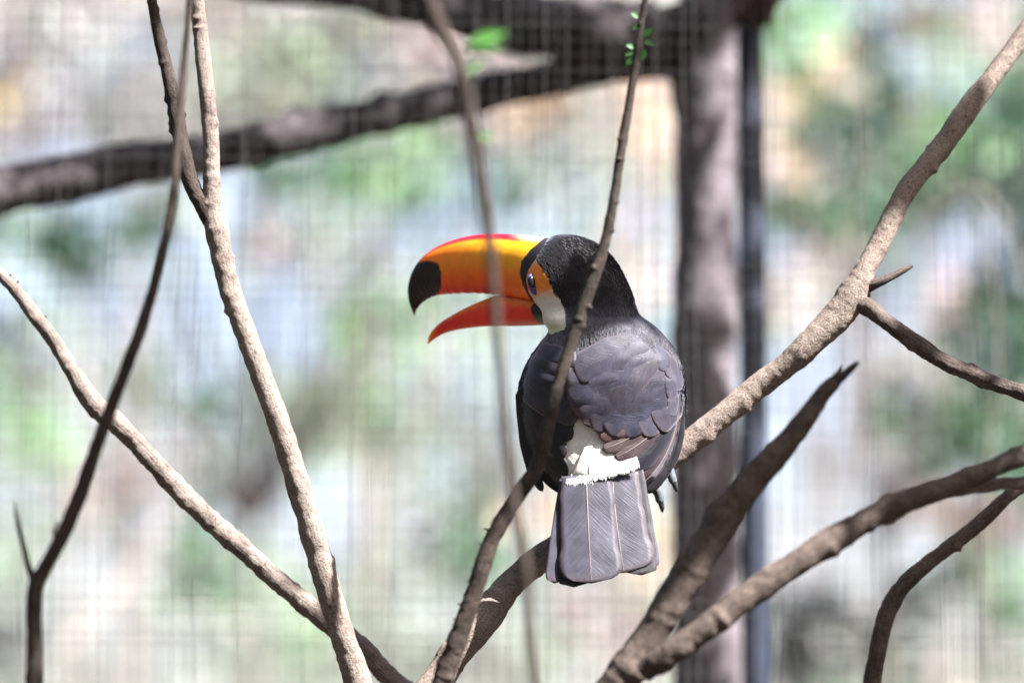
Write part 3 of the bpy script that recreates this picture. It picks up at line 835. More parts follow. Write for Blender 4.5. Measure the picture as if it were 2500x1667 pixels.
# --- bill
def loft(name, pairs, wid, depth_of, color_fn, parent, nseg=110, nlen=340, serr=0.0, pw=2.2):
    pairs = np.asarray(pairs, float)
    sec = catmull(np.hstack([pairs, np.asarray(wid, float)[:, None]]), nlen)
    top, bot, w = sec[:, 0:2], sec[:, 2:4], np.maximum(sec[:, 4], 0.15)
    s = np.linspace(0, 1, nlen)
    if serr:
        k = serr * np.sin(s * 190 + 3 * np.sin(s * 23)) * smooth(0.12, 0.3, s) * smooth(0.85, 0.7, s)
        bot = bot + np.stack([k * 0, k], 1)
    a = np.linspace(0, 2 * np.pi, nseg, endpoint=False)
    ca, sa = np.cos(a), np.sin(a)
    cc = np.sign(ca) * np.abs(ca) ** (2 / pw); ss = np.sign(sa) * np.abs(sa) ** (2 / pw)
    mid = (top + bot) / 2; half = (top - bot) / 2
    X = mid[:, 0][:, None] + half[:, 0][:, None] * cc + -0.70 * w[:, None] * ss
    Y = mid[:, 1][:, None] + half[:, 1][:, None] * cc
    Dd = depth_of(mid[:, 0])[:, None] - 0.71 * w[:, None] * ss
    v = np.repeat(((1 - cc) / 2)[None], nlen, 0)
    col = color_fn(X, Y, v, np.repeat(s[:, None], nseg, 1), np.repeat(ss[None], nlen, 0))
    V = B(X, Y, Dd).reshape(-1, 3)
    i = np.arange(nlen * nseg).reshape(nlen, nseg); ir = np.roll(i, -1, 1)
    f = np.stack([i[:-1], i[1:], ir[1:], ir[:-1]], -1).reshape(-1, 4)
    tr = []
    V = np.vstack([V, V[:nseg].mean(0)[None], V[-nseg:].mean(0)[None]])
    c0, c1 = nlen * nseg, nlen * nseg + 1
    tr += [(c0, int(i[0, k]), int(ir[0, k])) for k in range(nseg)] + [(c1, int(ir[-1, k]), int(i[-1, k])) for k in range(nseg)]
    colf = np.vstack([col.reshape(-1, 3), col[0, 0], col[-1, 0]])
    return mesh_np(name, V, f, tr, mat=M['bill'], parent=parent, col=colf)


def bill_depth(x):
    return 22 + (1320 - np.asarray(x)) * 0.85


def mixc(a, b, k):
    return a * (1 - k[..., None]) + np.asarray(b) * k[..., None]


TIPBLACK = [(990, 724), (988, 701), (996, 669), (1018, 641), (1040, 636), (1060, 638), (1072, 646), (1077, 666), (1077, 700), (1072, 714), (1054, 728), (1030, 752), (1015, 780), (1000, 780)]


def upper_col(X, Y, v, s, ss):
    n = 2.0 * vnoise(np.stack([X / 9, Y / 9, v * 0], -1), 4)
    red = np.array([0.70, 0.012, 0.010]); orr = np.array([0.92, 0.11, 0.010]); org = np.array([0.95, 0.27, 0.014]); yel = np.array([0.92, 0.47, 0.02])
    c = np.zeros(X.shape + (3,)) + org
    k = np.exp(-(((X - 1235) / 85) ** 2 + ((v - 0.24) / 0.24) ** 2)); c = mixc(c, yel, np.clip(k * 1.25 + 0.05 * n, 0, 1))  # soft patch paints a sunlit dapple into the bill's yellow
    k = smooth(0.42, 0.80, v + 0.02 * n) * smooth(1330, 1200, X) * .9; c = mixc(c, orr, k)
    k = smooth(0.78, 0.97, v) * smooth(1290, 1150, X); c = mixc(c, red, k * .9)
    k = smooth(1290, 1260, X) * smooth(0.125, 0.06, v); c = mixc(c, np.array([0.42, 0.005, 0.022]), k)
    k = smooth(1235, 1300, X) * smooth(0.10, 0.03, v) * .8; c = mixc(c, np.array([0.85, 0.42, 0.28]), k)  # pale streak paints the culmen highlight near the base
    m = inside(TIPBLACK, X + n * .3, Y + n * .3); c[m] = (0.016, 0.012, 0.012)
    c[inside([(1000, 752), (1030, 752), (1030, 790), (1000, 790)], X, Y)] = (0.06, 0.035, 0.03)
    # black band at the base, convex towards the tip
    edge = np.interp(Y, [570, 585, 611, 640, 669, 698, 724, 740], [1338, 1324, 1293, 1272, 1269, 1277, 1290, 1304])
    m = X > edge; c[m] = (0.020, 0.018, 0.022)
    return c


UP_P = [(1395, 600, 1385, 735), (1350, 585, 1340, 738), (1315, 579, 1305, 734), (1270, 574, 1262, 727), (1225, 571, 1215, 719), (1180, 572, 1170, 716), (1135, 579, 1130, 716), (1092, 592, 1095, 717),
        (1055, 611, 1072, 719), (1027, 635, 1052, 725), (1008, 665, 1036, 734), (998, 698, 1025, 744), (999, 730, 1018, 754), (1005, 752, 1014, 763), (1011, 769, 1013, 771)]
loft('upper_bill', UP_P, [40, 46, 46, 43, 40, 37, 34, 30, 26, 21, 16, 11, 7, 4, .5], bill_depth, upper_col, bird, serr=1.1)


def lower_col(X, Y, v, s, ss):
    n = vnoise(np.stack([X / 9, Y / 9, v * 0], -1), 14)
    red = np.array([0.84, 0.045, 0.016]); org = np.array([0.95, 0.24, 0.02]); deep = np.array([0.74, 0.018, 0.018])
    c = np.zeros(X.shape + (3,)) + red
    k = smooth(1170, 1080, X) * .7; c = mixc(c, deep, k)
    k = smooth(0.42, 0.05, v + .04 * n); c = mixc(c, org, k)
    k = smooth(1072, 1050, X); c = mixc(c, org, k)
    k = smooth(1180, 1280, X) * smooth(.7, 1.0, v) * .7; c = mixc(c, np.array([0.80, 0.30, 0.20]), k)
    k = smooth(1180, 1240, X) * smooth(0.16, 0.06, v) * .7; c = mixc(c, np.array([0.85, 0.36, 0.24]), k)
    edge = np.interp(Y, [738, 744, 752, 765, 780, 795], [1310, 1300, 1295, 1298, 1306, 1325])
    m = X > edge
    kk = smooth(762, 785, Y)
    dk = mixc(np.zeros(X.shape + (3,)) + np.array([0.014, 0.013, 0.013]), np.array([0.11, 0.16, 0.10]), kk)
    return np.where(m[..., None], dk, c)


LO_P = [(1390, 742, 1392, 786), (1350, 742, 1352, 790), (1308, 733, 1315, 794), (1262, 726, 1260, 796), (1225, 720, 1220, 796), (1190, 730, 1185, 797), (1150, 747, 1150, 800), (1110, 768, 1112, 806), (1080, 786, 1086, 813), (1061, 803, 1068, 822), (1049, 820, 1056, 831), (1044, 838, 1046, 840)]
loft('lower_bill', LO_P, [34, 36, 35, 32, 29, 26, 22, 17, 12, 8, 4, .6], lambda x: bill_depth(x) + 4, lower_col, bird, pw=2.4)


# --- eye
def ellipsoid(name, px, py, rx, ry, rd, tilt, mat, parent, depth, yaw=0.0, n=24):
    th, ph = np.meshgrid(np.linspace(0, np.pi, n), np.linspace(0, 2 * np.pi, 2 * n, endpoint=False), indexing='ij')
    x = rx * np.sin(th) * np.cos(ph); y = ry * np.cos(th); z = rd * np.sin(th) * np.sin(ph)
    x2 = x * math.cos(yaw) + z * math.sin(yaw); z2 = -x * math.sin(yaw) + z * math.cos(yaw)
    c, s = math.cos(tilt), math.sin(tilt)
    X = px + x2 * c - y * s; Y = py + x2 * s + y * c
    V = B(X, Y, depth + z2).reshape(-1, 3)
    i = np.arange(V.shape[0]).reshape(th.shape); ir = np.roll(i, -1, 1)
    f = np.stack([i[:-1], ir[:-1], ir[1:], i[1:]], -1).reshape(-1, 4)
    return mesh_np(name, V, f, mat=mat, parent=parent)


ed = float(surf(np.array(1302.0), np.array(694.0)))
er = ellipsoid('eye', 1302, 694, 15, 27, 9, math.radians(-14), M['eye_ring'], bird, ed + 3, yaw=math.radians(-40))
er["label"] = "dark eye in a violet-blue ring"
ellipsoid('iris', 1299, 691, 11, 19, 9, math.radians(-10), M['eye'], er, ed - 0.5, yaw=math.radians(-40))


# --- toes
def toe(rows):
    pts = np.array([B(r[0], r[1], r[2]) for r in rows]); rad = np.array([r[3] for r in rows]) * PX
    v, f, uv = tube_arrays(pts, rad, seg=14, step=0.0008, rough=0.05, lump=0.05, seed=int(rows[0][0]), knots=0)
    return mesh_np('toe', v, f, mat=M['toe'], parent=bird, uv=uv)


def claw(parent, rows):
    pts = np.array([B(r[0], r[1], r[2]) for r in rows]); rad = np.array([r[3] for r in rows]) * PX
    v, f, uv = tube_arrays(pts, rad, seg=10, step=0.0008, rough=0, lump=0)
    return mesh_np('claw', v, f, mat=M['claw'], parent=parent, uv=uv)


a = toe([(1570, 1150, 40, 13), (1592, 1168, 2, 12), (1603, 1188, -8, 11.5), (1609, 1208, -8, 11.5), (1613, 1228, -6, 10)])
claw(a, [(1612, 1222, -6, 8), (1616, 1238, -4, 6.5), (1617, 1250, 0, 2.5)])
a = toe([(1600, 1120, 40, 13), (1630, 1140, 2, 11), (1639, 1160, -6, 11), (1645, 1180, -6, 10)])
claw(a, [(1644, 1174, -6, 8.5), (1649, 1188, -5, 7), (1652, 1200, -2, 4)])
a = toe([(1575, 1160, 45, 10), (1590, 1185, 20, 9), (1598, 1202, 14, 7)])
claw(a, [(1597, 1200, 14, 6), (1602, 1212, 16, 3)])
# foot on the hidden far side of the tail
a = toe([(1420, 1190, 45, 13), (1432, 1240, 12, 12), (1438, 1275, 0, 10), (1442, 1300, 6, 8)])
claw(a, [(1442, 1297, 6, 7), (1445, 1315, 10, 2)])

# ------------------------------------------------------------------ big tree behind the mesh
DTK = 5.2
tree = thing('shade_tree', 'grey mottled tree trunk with two dark limbs, beside the slate post', 'tree', tuple(P(1735, 1667, DTK) * np.array([1, 1, 0])))
tk, tr_ = pxpath([(1745, 2100, DTK, 190), (1735, 1800, DTK, 176), (1728, 1500, DTK, 168), (1722, 1200, DTK, 162), (1718, 900, DTK, 160), (1722, 600, DTK, 158), (1730, 350, DTK, 164), (1725, 180, DTK, 185), (1735, 40, DTK, 170), (1760, -200, DTK, 150), (1800, -700, DTK + .1, 130), (1780, -1500, DTK + .2, 110)])
tk, tr_ = to_ground(tk, tr_, (float(P(1735, 1667, DTK)[0]), float(P(1735, 1667, DTK)[1]) - 0.1), 0.14)
v, f, uv = tube_arrays(tk, tr_, seg=40, step=0.008, knots=14, lump=.12, rough=.05, seed=90, knot_h=.2)
mesh_np('trunk', v, f, mat=M['bark_trunk'], parent=tree, uv=uv)
limb('limb', tree, [(1700, 150, DTK, 110), (1600, 150, DTK - 0.025, 95), (1480, 165, DTK - 0.050, 82), (1300, 205, DTK - 0.075, 86), (1100, 245, DTK - 0.100, 92), (900, 290, DTK - 0.125, 96), (700, 330, DTK - 0.150, 100), (500, 380, DTK - 0.175, 104), (300, 405, DTK - 0.200, 108), (100, 450, DTK - 0.225, 112), (-100, 480, DTK - 0.250, 108), (-500, 500, DTK - 0.300, 96), (-1000, 440, DTK - 0.350, 80)],
     mat='bark_limb_shaded', knots=14, seed=91, ws=1.0, seg=30, step=.006, lump=.12)
limb('limb', tree, [(1730, 40, DTK, 130), (1640, 80, DTK - 0.040, 140), (1520, 78, DTK - 0.075, 150), (1350, 70, DTK - 0.100, 150), (1180, 45, DTK - 0.125, 120), (1000, 10, DTK - 0.150, 95), (800, -25, DTK - 0.175, 85), (600, -40, DTK - 0.200, 80), (200, -120, DTK - 0.250, 80), (-300, -300, DTK - 0.250, 70)],
     mat='bark_limb_shaded', knots=14, seed=92, ws=1.0, seg=30, step=.006, lump=.12)

# unseen limbs added overhead to hold the leaves placed to dapple the light
canopy_c = P(1500, 700, 4.2) + np.array(S) * 1.75
for k, (tx, ty, tz) in enumerate(((0.75, 4.1, 0.0), (1.3, 4.6, .15), (1.5, 3.4, .1), (0.2, 3.7, .05), (2.1, 5.2, 0.2), (0.9, 5.6, .25))):
    st = P(1780, -1000, DTK + .1)
    en = np.array([tx, ty, canopy_c[2] + tz])
    md = (st + en) / 2 + np.array([0, 0, .35])
    v, f, uv = tube_arrays(np.array([st, md, en]), np.array([.045, .03, .010]), seg=10, step=.03, seed=100 + k)
    mesh_np('limb', v, f, mat=M['bark_trunk'], parent=tree, uv=uv)


def leaves(name, cen, L, colr, parent, seed, flat=None, kind='stuff', wl=0.5):
    """cen (n,3), L (n,), colr (n,3): one leaf blade (two folded halves) each"""
    rg = np.random.default_rng(seed)
    n = len(cen)
    d = rg.normal(size=(n, 3)); d /= np.linalg.norm(d, axis=1)[:, None]
    nn = rg.normal(size=(n, 3))
    if flat is not None:
        nn = nn * (1 - flat) + np.array([0, 0, 1.0]) * flat * 2.5
    s = np.cross(d, nn); s /= np.linalg.norm(s, axis=1)[:, None] + 1e-9
    up = np.cross(s, d)
    L = L[:, None]
    a = cen - d * L * .5; b = cen + d * L * .5
    c1 = cen - d * L * .05 + s * L * wl * .5 + up * L * .07; c2 = cen - d * L * .05 - s * L * wl * .5 + up * L * .07
    V = np.stack([a, c1, b, c2], 1).reshape(-1, 3)
    k = np.arange(n)[:, None] * 4
    T = np.vstack([np.hstack([k, k + 1, k + 2]), np.hstack([k, k + 2, k + 3])])
    o = mesh_np(name, V, tris=T, mat=M['leaf'], parent=parent, col=np.repeat(colr, 4, 0), shade=False)
    if kind:
        o["kind"] = kind
    return o


# sun reaches these spots (photo px, depth, radius in metres); unseen leaves are added to block sun from the SHADE spots
LIT = [(1455, 1090, D - .06, .055), (1470, 1150, D - .06, .06), (1440, 1250, D - .09, .05), (1500, 1330, D - .1, .05), (1540, 960, D - .07, .045), (1500, 1000, D - .07, .04), (1420, 985, D - .07, .035), (1235, 610, D + .03, .03), (1120, 610, D + .06, .035), (1060, 660, D + .09, .03), (1180, 680, D + .04, .035), (1130, 780, D + .06, .035), (1220, 765, D + .03, .035),
       (1640, 1120, DP, .045), (1740, 1035, DP, .05), (1850, 945, DP, .05), (1960, 858, DP, .045), (1120, 1590, DP - .06, .06), (1180, 1520, DP - .05, .05), (1060, 1660, DP - .06, .05)]
LIT += [(x, y, DY, .028) for x, y in ((860, 1620), (815, 1480), (780, 1360), (745, 1240), (715, 1150), (690, 1060), (655, 970), (625, 880), (595, 800), (570, 730), (540, 620), (527, 550), (518, 470), (513, 320), (505, 240), (500, 180), (490, 80))]
LIT += [(x, y, DL, .03) for x, y in ((600, 1345), (530, 1285), (450, 1210), (380, 1130), (100, 790), (150, 870))]
LIT += [(x, y, DR - .04, .035) for x, y in ((1640, 1590), (1720, 1535), (1800, 1475))]
SHADE = [(1520, 800, D - .06, .03), (1570, 830, D - .06, .025), (1470, 810, D - .06, .03), (1400, 650, D - .02, .05), (1470, 690, D - .02, .05), (1350, 760, D - .02, .035), (1500, 740, D, .05), (1330, 930, D - .05, .045), (1300, 1050, D - .04, .04), (1440, 850, D - .06, .04), (1500, 870, D - .06, .035), (1570, 890, D - .06, .03), (1640, 950, D - .04, .03), (1600, 870, D - .05, .03), (1460, 940, D - .07, .015)]
SHADE += [(x, y, DT, .028) for x, y in ((1400, 820), (1430, 730), (1462, 640), (1485, 560), (1503, 460), (1517, 360), (1535, 260), (1552, 150), (1566, 60), (1365, 930), (1335, 1050))]
SHADE += [(x, y, DF, .03) for x, y in ((84, 1600), (86, 1440), (150, 1310), (200, 1195), (250, 1050), (300, 920), (355, 770), (395, 620), (418, 500))]
SHADE += [(x, y, DR, .04) for x, y in ((2060, 915), (1985, 995), (1935, 1065), (1880, 1125), (1820, 1190), (1740, 1310), (1665, 1430), (2080, 1290), (2200, 1228), (2330, 1180), (2440, 1135))]
SHADE += [(x, y, DY, .022) for x, y in ((378, 40), (393, 110), (412, 190), (428, 270), (445, 360))]
SHADE += [(x, y, DP, .04) for x, y in ((2140, 600), (2210, 470), (2290, 370), (2370, 255), (2200, 810), (2300, 880), (2420, 930))]
SHADE += [(x, y, DE, .035) for x, y in ((2142, 1590), (2165, 1500), (2265, 1375), (2400, 1270))]
Sv = np.array(S)
e1 = np.cross(Sv, [0, 0, 1.0]); e1 /= np.linalg.norm(e1); e2 = np.cross(Sv, e1)
npts = []
for (x, y, d, r) in SHADE:
    n = int(15 * (r / .035) ** 2) + 4
    u = RNG.uniform(0, 2 * np.pi, n); q_ = r * np.sqrt(RNG.uniform(0, 1, n))
    npts.append(P(x, y, d) + (q_ * np.cos(u))[:, None] * e1 + (q_ * np.sin(u))[:, None] * e2 + Sv * RNG.uniform(1.35, 2.1, n)[:, None])
sx_, sy_ = RNG.uniform(-700, 3200, 230), RNG.uniform(-500, 2200, 230)
npts.append(P(sx_, sy_, D) + Sv * RNG.uniform(1.4, 2.1, 230)[:, None])
near_pts = np.vstack(npts)
for (x, y, d, r) in LIT:
    w_ = near_pts - P(x, y, d)
    perp = np.linalg.norm(w_ - (w_ @ Sv)[:, None] * Sv, axis=1)
    near_pts = near_pts[perp > r + 0.016]
# unseen leaves added to dapple the trunk, post and limbs
n2 = 2100
qx, qy = RNG.uniform(-600, 2300, n2), RNG.uniform(-500, 1900, n2)
keep = vnoise(np.stack([qx / 120, qy / 120, qx * 0], -1), 31) > np.where((qy < 560) & (qx < 1640), -0.18, 0.34)
far_pts = P(qx[keep], qy[keep], DTK - .1) + np.array(S)[None] * RNG.uniform(1.9, 2.9, keep.sum())[:, None]
allp = np.vstack([near_pts, far_pts])
cl = np.array([0.05, 0.12, 0.035]) * RNG.uniform(.6, 1.6, len(allp))[:, None]
leaves('crown', allp, np.concatenate([RNG.uniform(.04, .065, len(near_pts)), RNG.uniform(.06, .10, len(far_pts))]), cl, tree, 5, flat=0.5)

# unseen high crown added to cut sky light, left open along the sun's path
nh = 4600
hr = 8.5 * np.sqrt(RNG.uniform(0, 1, nh)); ha = RNG.uniform(0, 2 * np.pi, nh)
hx, hy, hz = hr * np.cos(ha), 2.5 + hr * np.sin(ha), RNG.uniform(5.4, 7.2, nh)
ux, uy = hx - (hz - 2.2) / S.z * S.x, hy - (hz - 2.2) / S.z * S.y      # where its shadow falls at the bird's height
ok = ~((np.abs(ux - 0.1) < 1.3) & (uy > 2.6) & (uy < 6.9)) & (uy < 7.5)
hp = np.stack([hx, hy, hz], 1)[ok]
leaves('crown', hp, RNG.uniform(.3, .55, len(hp)), np.array([0.045, 0.10, 0.03]) * RNG.uniform(.6, 1.5, len(hp))[:, None], tree, 6, flat=.6)

# ------------------------------------------------------------------ steel post beside it
DPO = 5.02
pb = P(1838, 833, DPO)
post = thing('steel_post', 'slim slate-blue steel post with rusty brown bracket at its head', 'post', (float(pb[0]), float(pb[1]), 0))
rp = 33 * DPO / F
v, f, uv = tube_arrays([(pb[0], pb[1], -.05), (pb[0], pb[1], 1.2), (pb[0], pb[1], 2.2), (pb[0], pb[1], 3.6)], [rp] * 4, seg=28, step=.05, rough=0, lump=0, tip=True)
mesh_np('pipe', v, f, mat=M['post'], parent=post, uv=uv)
c = P(1840, 10, DPO)


def beam(name, a, b, w, h, mat, parent):
    a, b = np.asarray(a, float), np.asarray(b, float)
    t_ = b - a; t_ /= np.linalg.norm(t_)
    s_ = np.cross(t_, [0, 1, 0.05]); s_ /= np.linalg.norm(s_); u_ = np.cross(s_, t_)
    e = 0.12 * min(w, h)
    prof = [(-w + e, -h), (w - e, -h), (w, -h + e), (w, h - e), (w - e, h), (-w + e, h), (-w, h - e), (-w, -h + e)]
    V = [a + s_ * x + u_ * y for x, y in prof] + [b + s_ * x + u_ * y for x, y in prof]
    me = bpy.data.meshes.new(name)
    me.from_pydata([tuple(k) for k in V], [], [(i, (i + 1) % 8, (i + 1) % 8 + 8, i + 8) for i in range(8)] + [tuple(range(7, -1, -1)), tuple(range(8, 16))])
    me.materials.append(M[mat])
    o = bpy.data.objects.new(name, me); COL.objects.link(o); link_to(o, parent)
    return o


beam('clamp', P(1838, 62, DPO), P(1838, -130, DPO), 0.026, 0.026, 'rust', post)
beam('brace', P(1830, 60, DPO - .03), P(1960, -130, DPO - .03), 0.018, 0.016, 'rust', post)

# ------------------------------------------------------------------ wire mesh wall of the aviary
DM = 4.5
cell, wr = 0.0127, 0.0004
mesh_wall = thing('wire_mesh_wall', 'fine square wire mesh wall of the aviary behind the toucan', 'wire mesh', (0, DM, 0))


def wires(name, horizontal, n, parent, seed):
    """square wires of four faces, slightly wavy"""
    rg = np.random.default_rng(seed)
    ns = 26
    V, Q = [], []
    if horizontal:
        z = 1.55 + cell * 1.5 * np.arange(n); x = np.linspace(-2.4, 2.4, ns)
        X = np.repeat(x[None], n, 0); Z = np.repeat(z[:, None], ns, 1)
    else:
        xx = -2.4 + cell * np.arange(n); z = np.linspace(1.5, 3.3, ns)
        X = np.repeat(xx[:, None], ns, 1); Z = np.repeat(z[None], n, 0)
    wob = 0.0016
    jx_ = vnoise(np.stack([X * 3, Z * 3, X * 0 + 1], -1), seed) * wob * 2 + rg.normal(0, wob * .25, X.shape) + rg.normal(0, .0034, (X.shape[0], 1))
    jz_ = vnoise(np.stack([X * 3, Z * 3, X * 0 + 7], -1), seed) * wob * 2 + rg.normal(0, wob * .25, X.shape) + rg.normal(0, .0034, (X.shape[0], 1))
    X = X + (0 if horizontal else jx_); Z = Z + (jz_ if horizontal else 0)
    Y = DM + 0.06 * X + 0.010 * vnoise(np.stack([X * 2, Z * 2, X * 0], -1), 9) + (wr * 1.6 if horizontal else 0)
    c = np.stack([X, Y, Z], -1)
    wk = wr * np.where(rg.uniform(size=(n, 1, 1)) < .3, 1.5, rg.uniform(.45, 1.0, (n, 1, 1)))
    if horizontal: wk = wk * .62
    o1 = np.array([0, 0, wr]) if horizontal else np.array([wr, 0, 0])
    o2 = np.array([0, wr, 0])
    o1, o2 = o1 / wr * wk, o2 / wr * wk
    ring = np.stack([c + o1, c + o2, c - o1, c - o2], 2)          # n, ns, 4, 3
    i = np.arange(n * ns * 4).reshape(n, ns, 4); ir = np.roll(i, -1, 2)
    q = np.stack([i[:, :-1], ir[:, :-1], ir[:, 1:], i[:, 1:]], -1).reshape(-1, 4)
    o = mesh_np(name, ring.reshape(-1, 3), q, mat=M['wire'], parent=parent)
    o["kind"] = "stuff"


wires('vertical_wires', False, 378, mesh_wall, 1)
wires('horizontal_wires', True, 92, mesh_wall, 2)
for x in (-2.4, 2.4):
    beam('frame_post', (x, DM + .06 * x, -.05), (x, DM + .06 * x, 3.35), .02, .02, 'post', mesh_wall)
beam('frame_rail', (-2.4, DM - .144, 3.32), (2.4, DM + .144, 3.32), .02, .02, 'post', mesh_wall)
beam('frame_rail', (-2.4, DM - .144, 1.53), (2.4, DM + .144, 1.53), .02, .02, 'post', mesh_wall)

# ------------------------------------------------------------------ planting behind the mesh
PAL = {'dg': (0.010, 0.036, 0.018), 'g': (0.048, 0.115, 0.055), 'lg': (0.125, 0.225, 0.105), 'pg': (0.28, 0.36, 0.25), 'gy': (0.46, 0.48, 0.45),  # pale tones put the washed-out fade of the distance into the leaf colour
       'be': (0.46, 0.35, 0.24), 'mv': (0.47, 0.42, 0.44), 'br': (0.15, 0.10, 0.075), 'pk': (0.48, 0.39, 0.36), 'dk': (0.022, 0.030, 0.027), 'ye': (0.75, 0.48, 0.02)}


HOLES = [(800, 1270, 150, 150), (620, 740, 150, 110), (2010, 930, 140, 140), (2390, 600, 150, 90), (2180, 1330, 130, 110), (2350, 1590, 160, 90), (1480, 1640, 150, 60), (1960, 1230, 120, 110), (290, 1480, 110, 110)]


def backdrop_tree(label, depth, clumps, trunk_px, leafL, seed, cat='tree', name='leafy_tree', lean=0.0):
    """clumps: (px, py, rx, ry, cover, palette): leaf masses hung at their own distance"""
    rg = np.random.default_rng(seed)
    foot = P(trunk_px, 1667, depth); foot[2] = 0
    tr = thing(name, label, cat, tuple(foot))
    top = P(trunk_px + lean, 300, depth)
    pts = np.array([foot + [0, 0, -.1], foot * .6 + top * .4 + [0, 0, -.1], top])
    v, f, uv = tube_arrays(pts, [.045, .025, .008], seg=10, step=.08, seed=seed, lump=.1)
    mesh_np('trunk', v, f, mat=M['bark_far'], parent=tr, uv=uv)
    C, LL, CC = [], [], []
    for k, (px, py, rx, ry, cover, pal) in enumerate(clumps):
        d0 = depth + rg.uniform(-.8, .8)
        Lp = leafL * F / d0
        if len(clumps) < 30: cover *= 1.7
        n = int(cover * math.pi * rx * ry / (0.20 * Lp * Lp)) + 3
        u = rg.uniform(0, 2 * np.pi, n); r = np.sqrt(rg.uniform(0, 1, n)) * rg.uniform(.8, 1.15, n)
        x = px + rx * r * np.cos(u); y = py + ry * r * np.sin(u)
        hole = np.zeros(n, bool)
        for (hx_, hy_, ha_, hb_) in HOLES:                     # gaps in the foliage where the sky shows
            hole |= ((x - hx_) / ha_) ** 2 + ((y - hy_) / hb_) ** 2 < rg.uniform(.5, 1.2, n)
        hole &= rg.uniform(size=n) < (.88 if depth > 14.5 else .5)
        x, y = x[~hole], y[~hole]; n = len(x)
        if n == 0: continue
        pts = P(x, y, d0 + rg.normal(0, .35, n))
        C.append(pts); LL.append(rg.uniform(.7, 1.3, n) * leafL)
        tone = rg.uniform(.65, 1.4, n)[:, None]
        CC.append(np.array(PAL[pal]) * tone * (1 + rg.normal(0, .08, (n, 3))))
        if k % 2 == 0:
            e = P(px, py, d0); s = pts0 = foot * .35 + top * .65
            md = (s + e) / 2 + np.array([0, 0, -.1])
            v, f, uv = tube_arrays(np.array([s, md, e]), [.012, .008, .004], seg=6, step=.08, seed=seed + k)
            mesh_np('limb', v, f, mat=M['bark_far'], parent=tr, uv=uv)
    leaves('crown', np.vstack(C), np.concatenate(LL), np.clip(np.vstack(CC), 0.005, .85), tr, seed + 1, wl=.55)
    return tr


# far pale screen of trees that fills the view
rg = np.random.default_rng(3)
def field(x0, x1, y0, y1, n, rlo, rhi, cover, pals, seed):
    g = np.random.default_rng(seed)
    return [(g.uniform(x0, x1), g.uniform(y0, y1), g.uniform(rlo, rhi), g.uniform(rlo, rhi) * .8, cover * g.uniform(.5, 1.5), pals[g.integers(len(pals))]) for _ in range(n)]

backdrop_tree('pale grey-green tree filling the distance behind the left-hand stems', 19, [(300, 1100, 800, 800, .35, 'pg')] + field(-500, 900, 380, 1900, 46, 110, 240, .48, ['pg', 'gy', 'pg', 'lg', 'gy'], 1), 200, .13, 201)
backdrop_tree('pale silvery tree in the distance behind the toucan and its bill', 20, [(1250, 1000, 600, 800, .35, 'pg')] + field(700, 1700, 300, 1900, 40, 110, 220, .48, ['pg', 'gy', 'pg', 'lg', 'gy'], 2), 1180, .13, 202)
backdrop_tree('dry mauve-grey tree showing above the sloping dark limb', 15, field(-500, 1600, -300, 330, 60, 110, 210, 1.0, ['mv', 'gy', 'mv', 'pk', 'pg'], 4) + [(500, -20, 1300, 400, 1.0, 'mv'), (700, 0, 1200, 380, .5, 'gy'), (300, 60, 900, 330, .4, 'pg'), (40, 205, 60, 34, 1.6, 'ye'), (10, 240, 40, 24, 1.4, 'ye')], 620, .075, 203)
backdrop_tree('deep green bush behind the weathered diagonal branch', 12, [(190, 600, 110, 90, 1.2, 'dg'), (90, 560, 120, 60, .7, 'g'), (360, 560, 70, 60, .8, 'g'), (350, 930, 60, 70, 1.0, 'g'), (500, 960, 45, 60, .9, 'g'), (120, 1080, 70, 140, .5, 'lg'), (40, 850, 90, 110, .5, 'dk'), (470, 1300, 50, 90, .5, 'g'), (20, 1600, 80, 80, .8, 'dk'), (480, 1450, 60, 60, .5, 'g')], 330, .10, 204, 'bush', 'leafy_bush')
backdrop_tree('soft green tree under the sloping limb above the toucan bill', 13, [(760, 420, 190, 60, .8, 'g'), (980, 400, 160, 90, .9, 'lg'), (940, 480, 130, 60, .8, 'g'), (660, 430, 60, 50, .8, 'dg'), (1180, 460, 140, 70, .6, 'g'), (1340, 470, 90, 120, .35, 'dk'), (900, 850, 120, 180, .45, 'lg'), (1080, 720, 130, 120, .4, 'lg'), (1150, 1330, 90, 120, .7, 'g'), (1060, 1300, 70, 90, .5, 'dk'), (1000, 1620, 160, 60, .5, 'dk')], 900, .10, 205)
backdrop_tree('sunlit dry beige tree behind the head of the toucan', 14, [(1370, 245, 80, 60, 1.4, 'be'), (1240, 260, 70, 60, 1.2, 'be'), (1590, 330, 70, 160, .9, 'be'), (1560, 600, 80, 180, .6, 'pk'), (1340, 1250, 140, 70, .7, 'be'), (1600, 1350, 70, 100, .7, 'be'), (660, 600, 90, 80, .5, 'pk'), (330, 1150, 90, 110, .55, 'pk'), (1500, 1500, 160, 100, .6, 'pk'), (1560, 1600, 80, 50, .5, 'mv')], 1520, .09, 206)
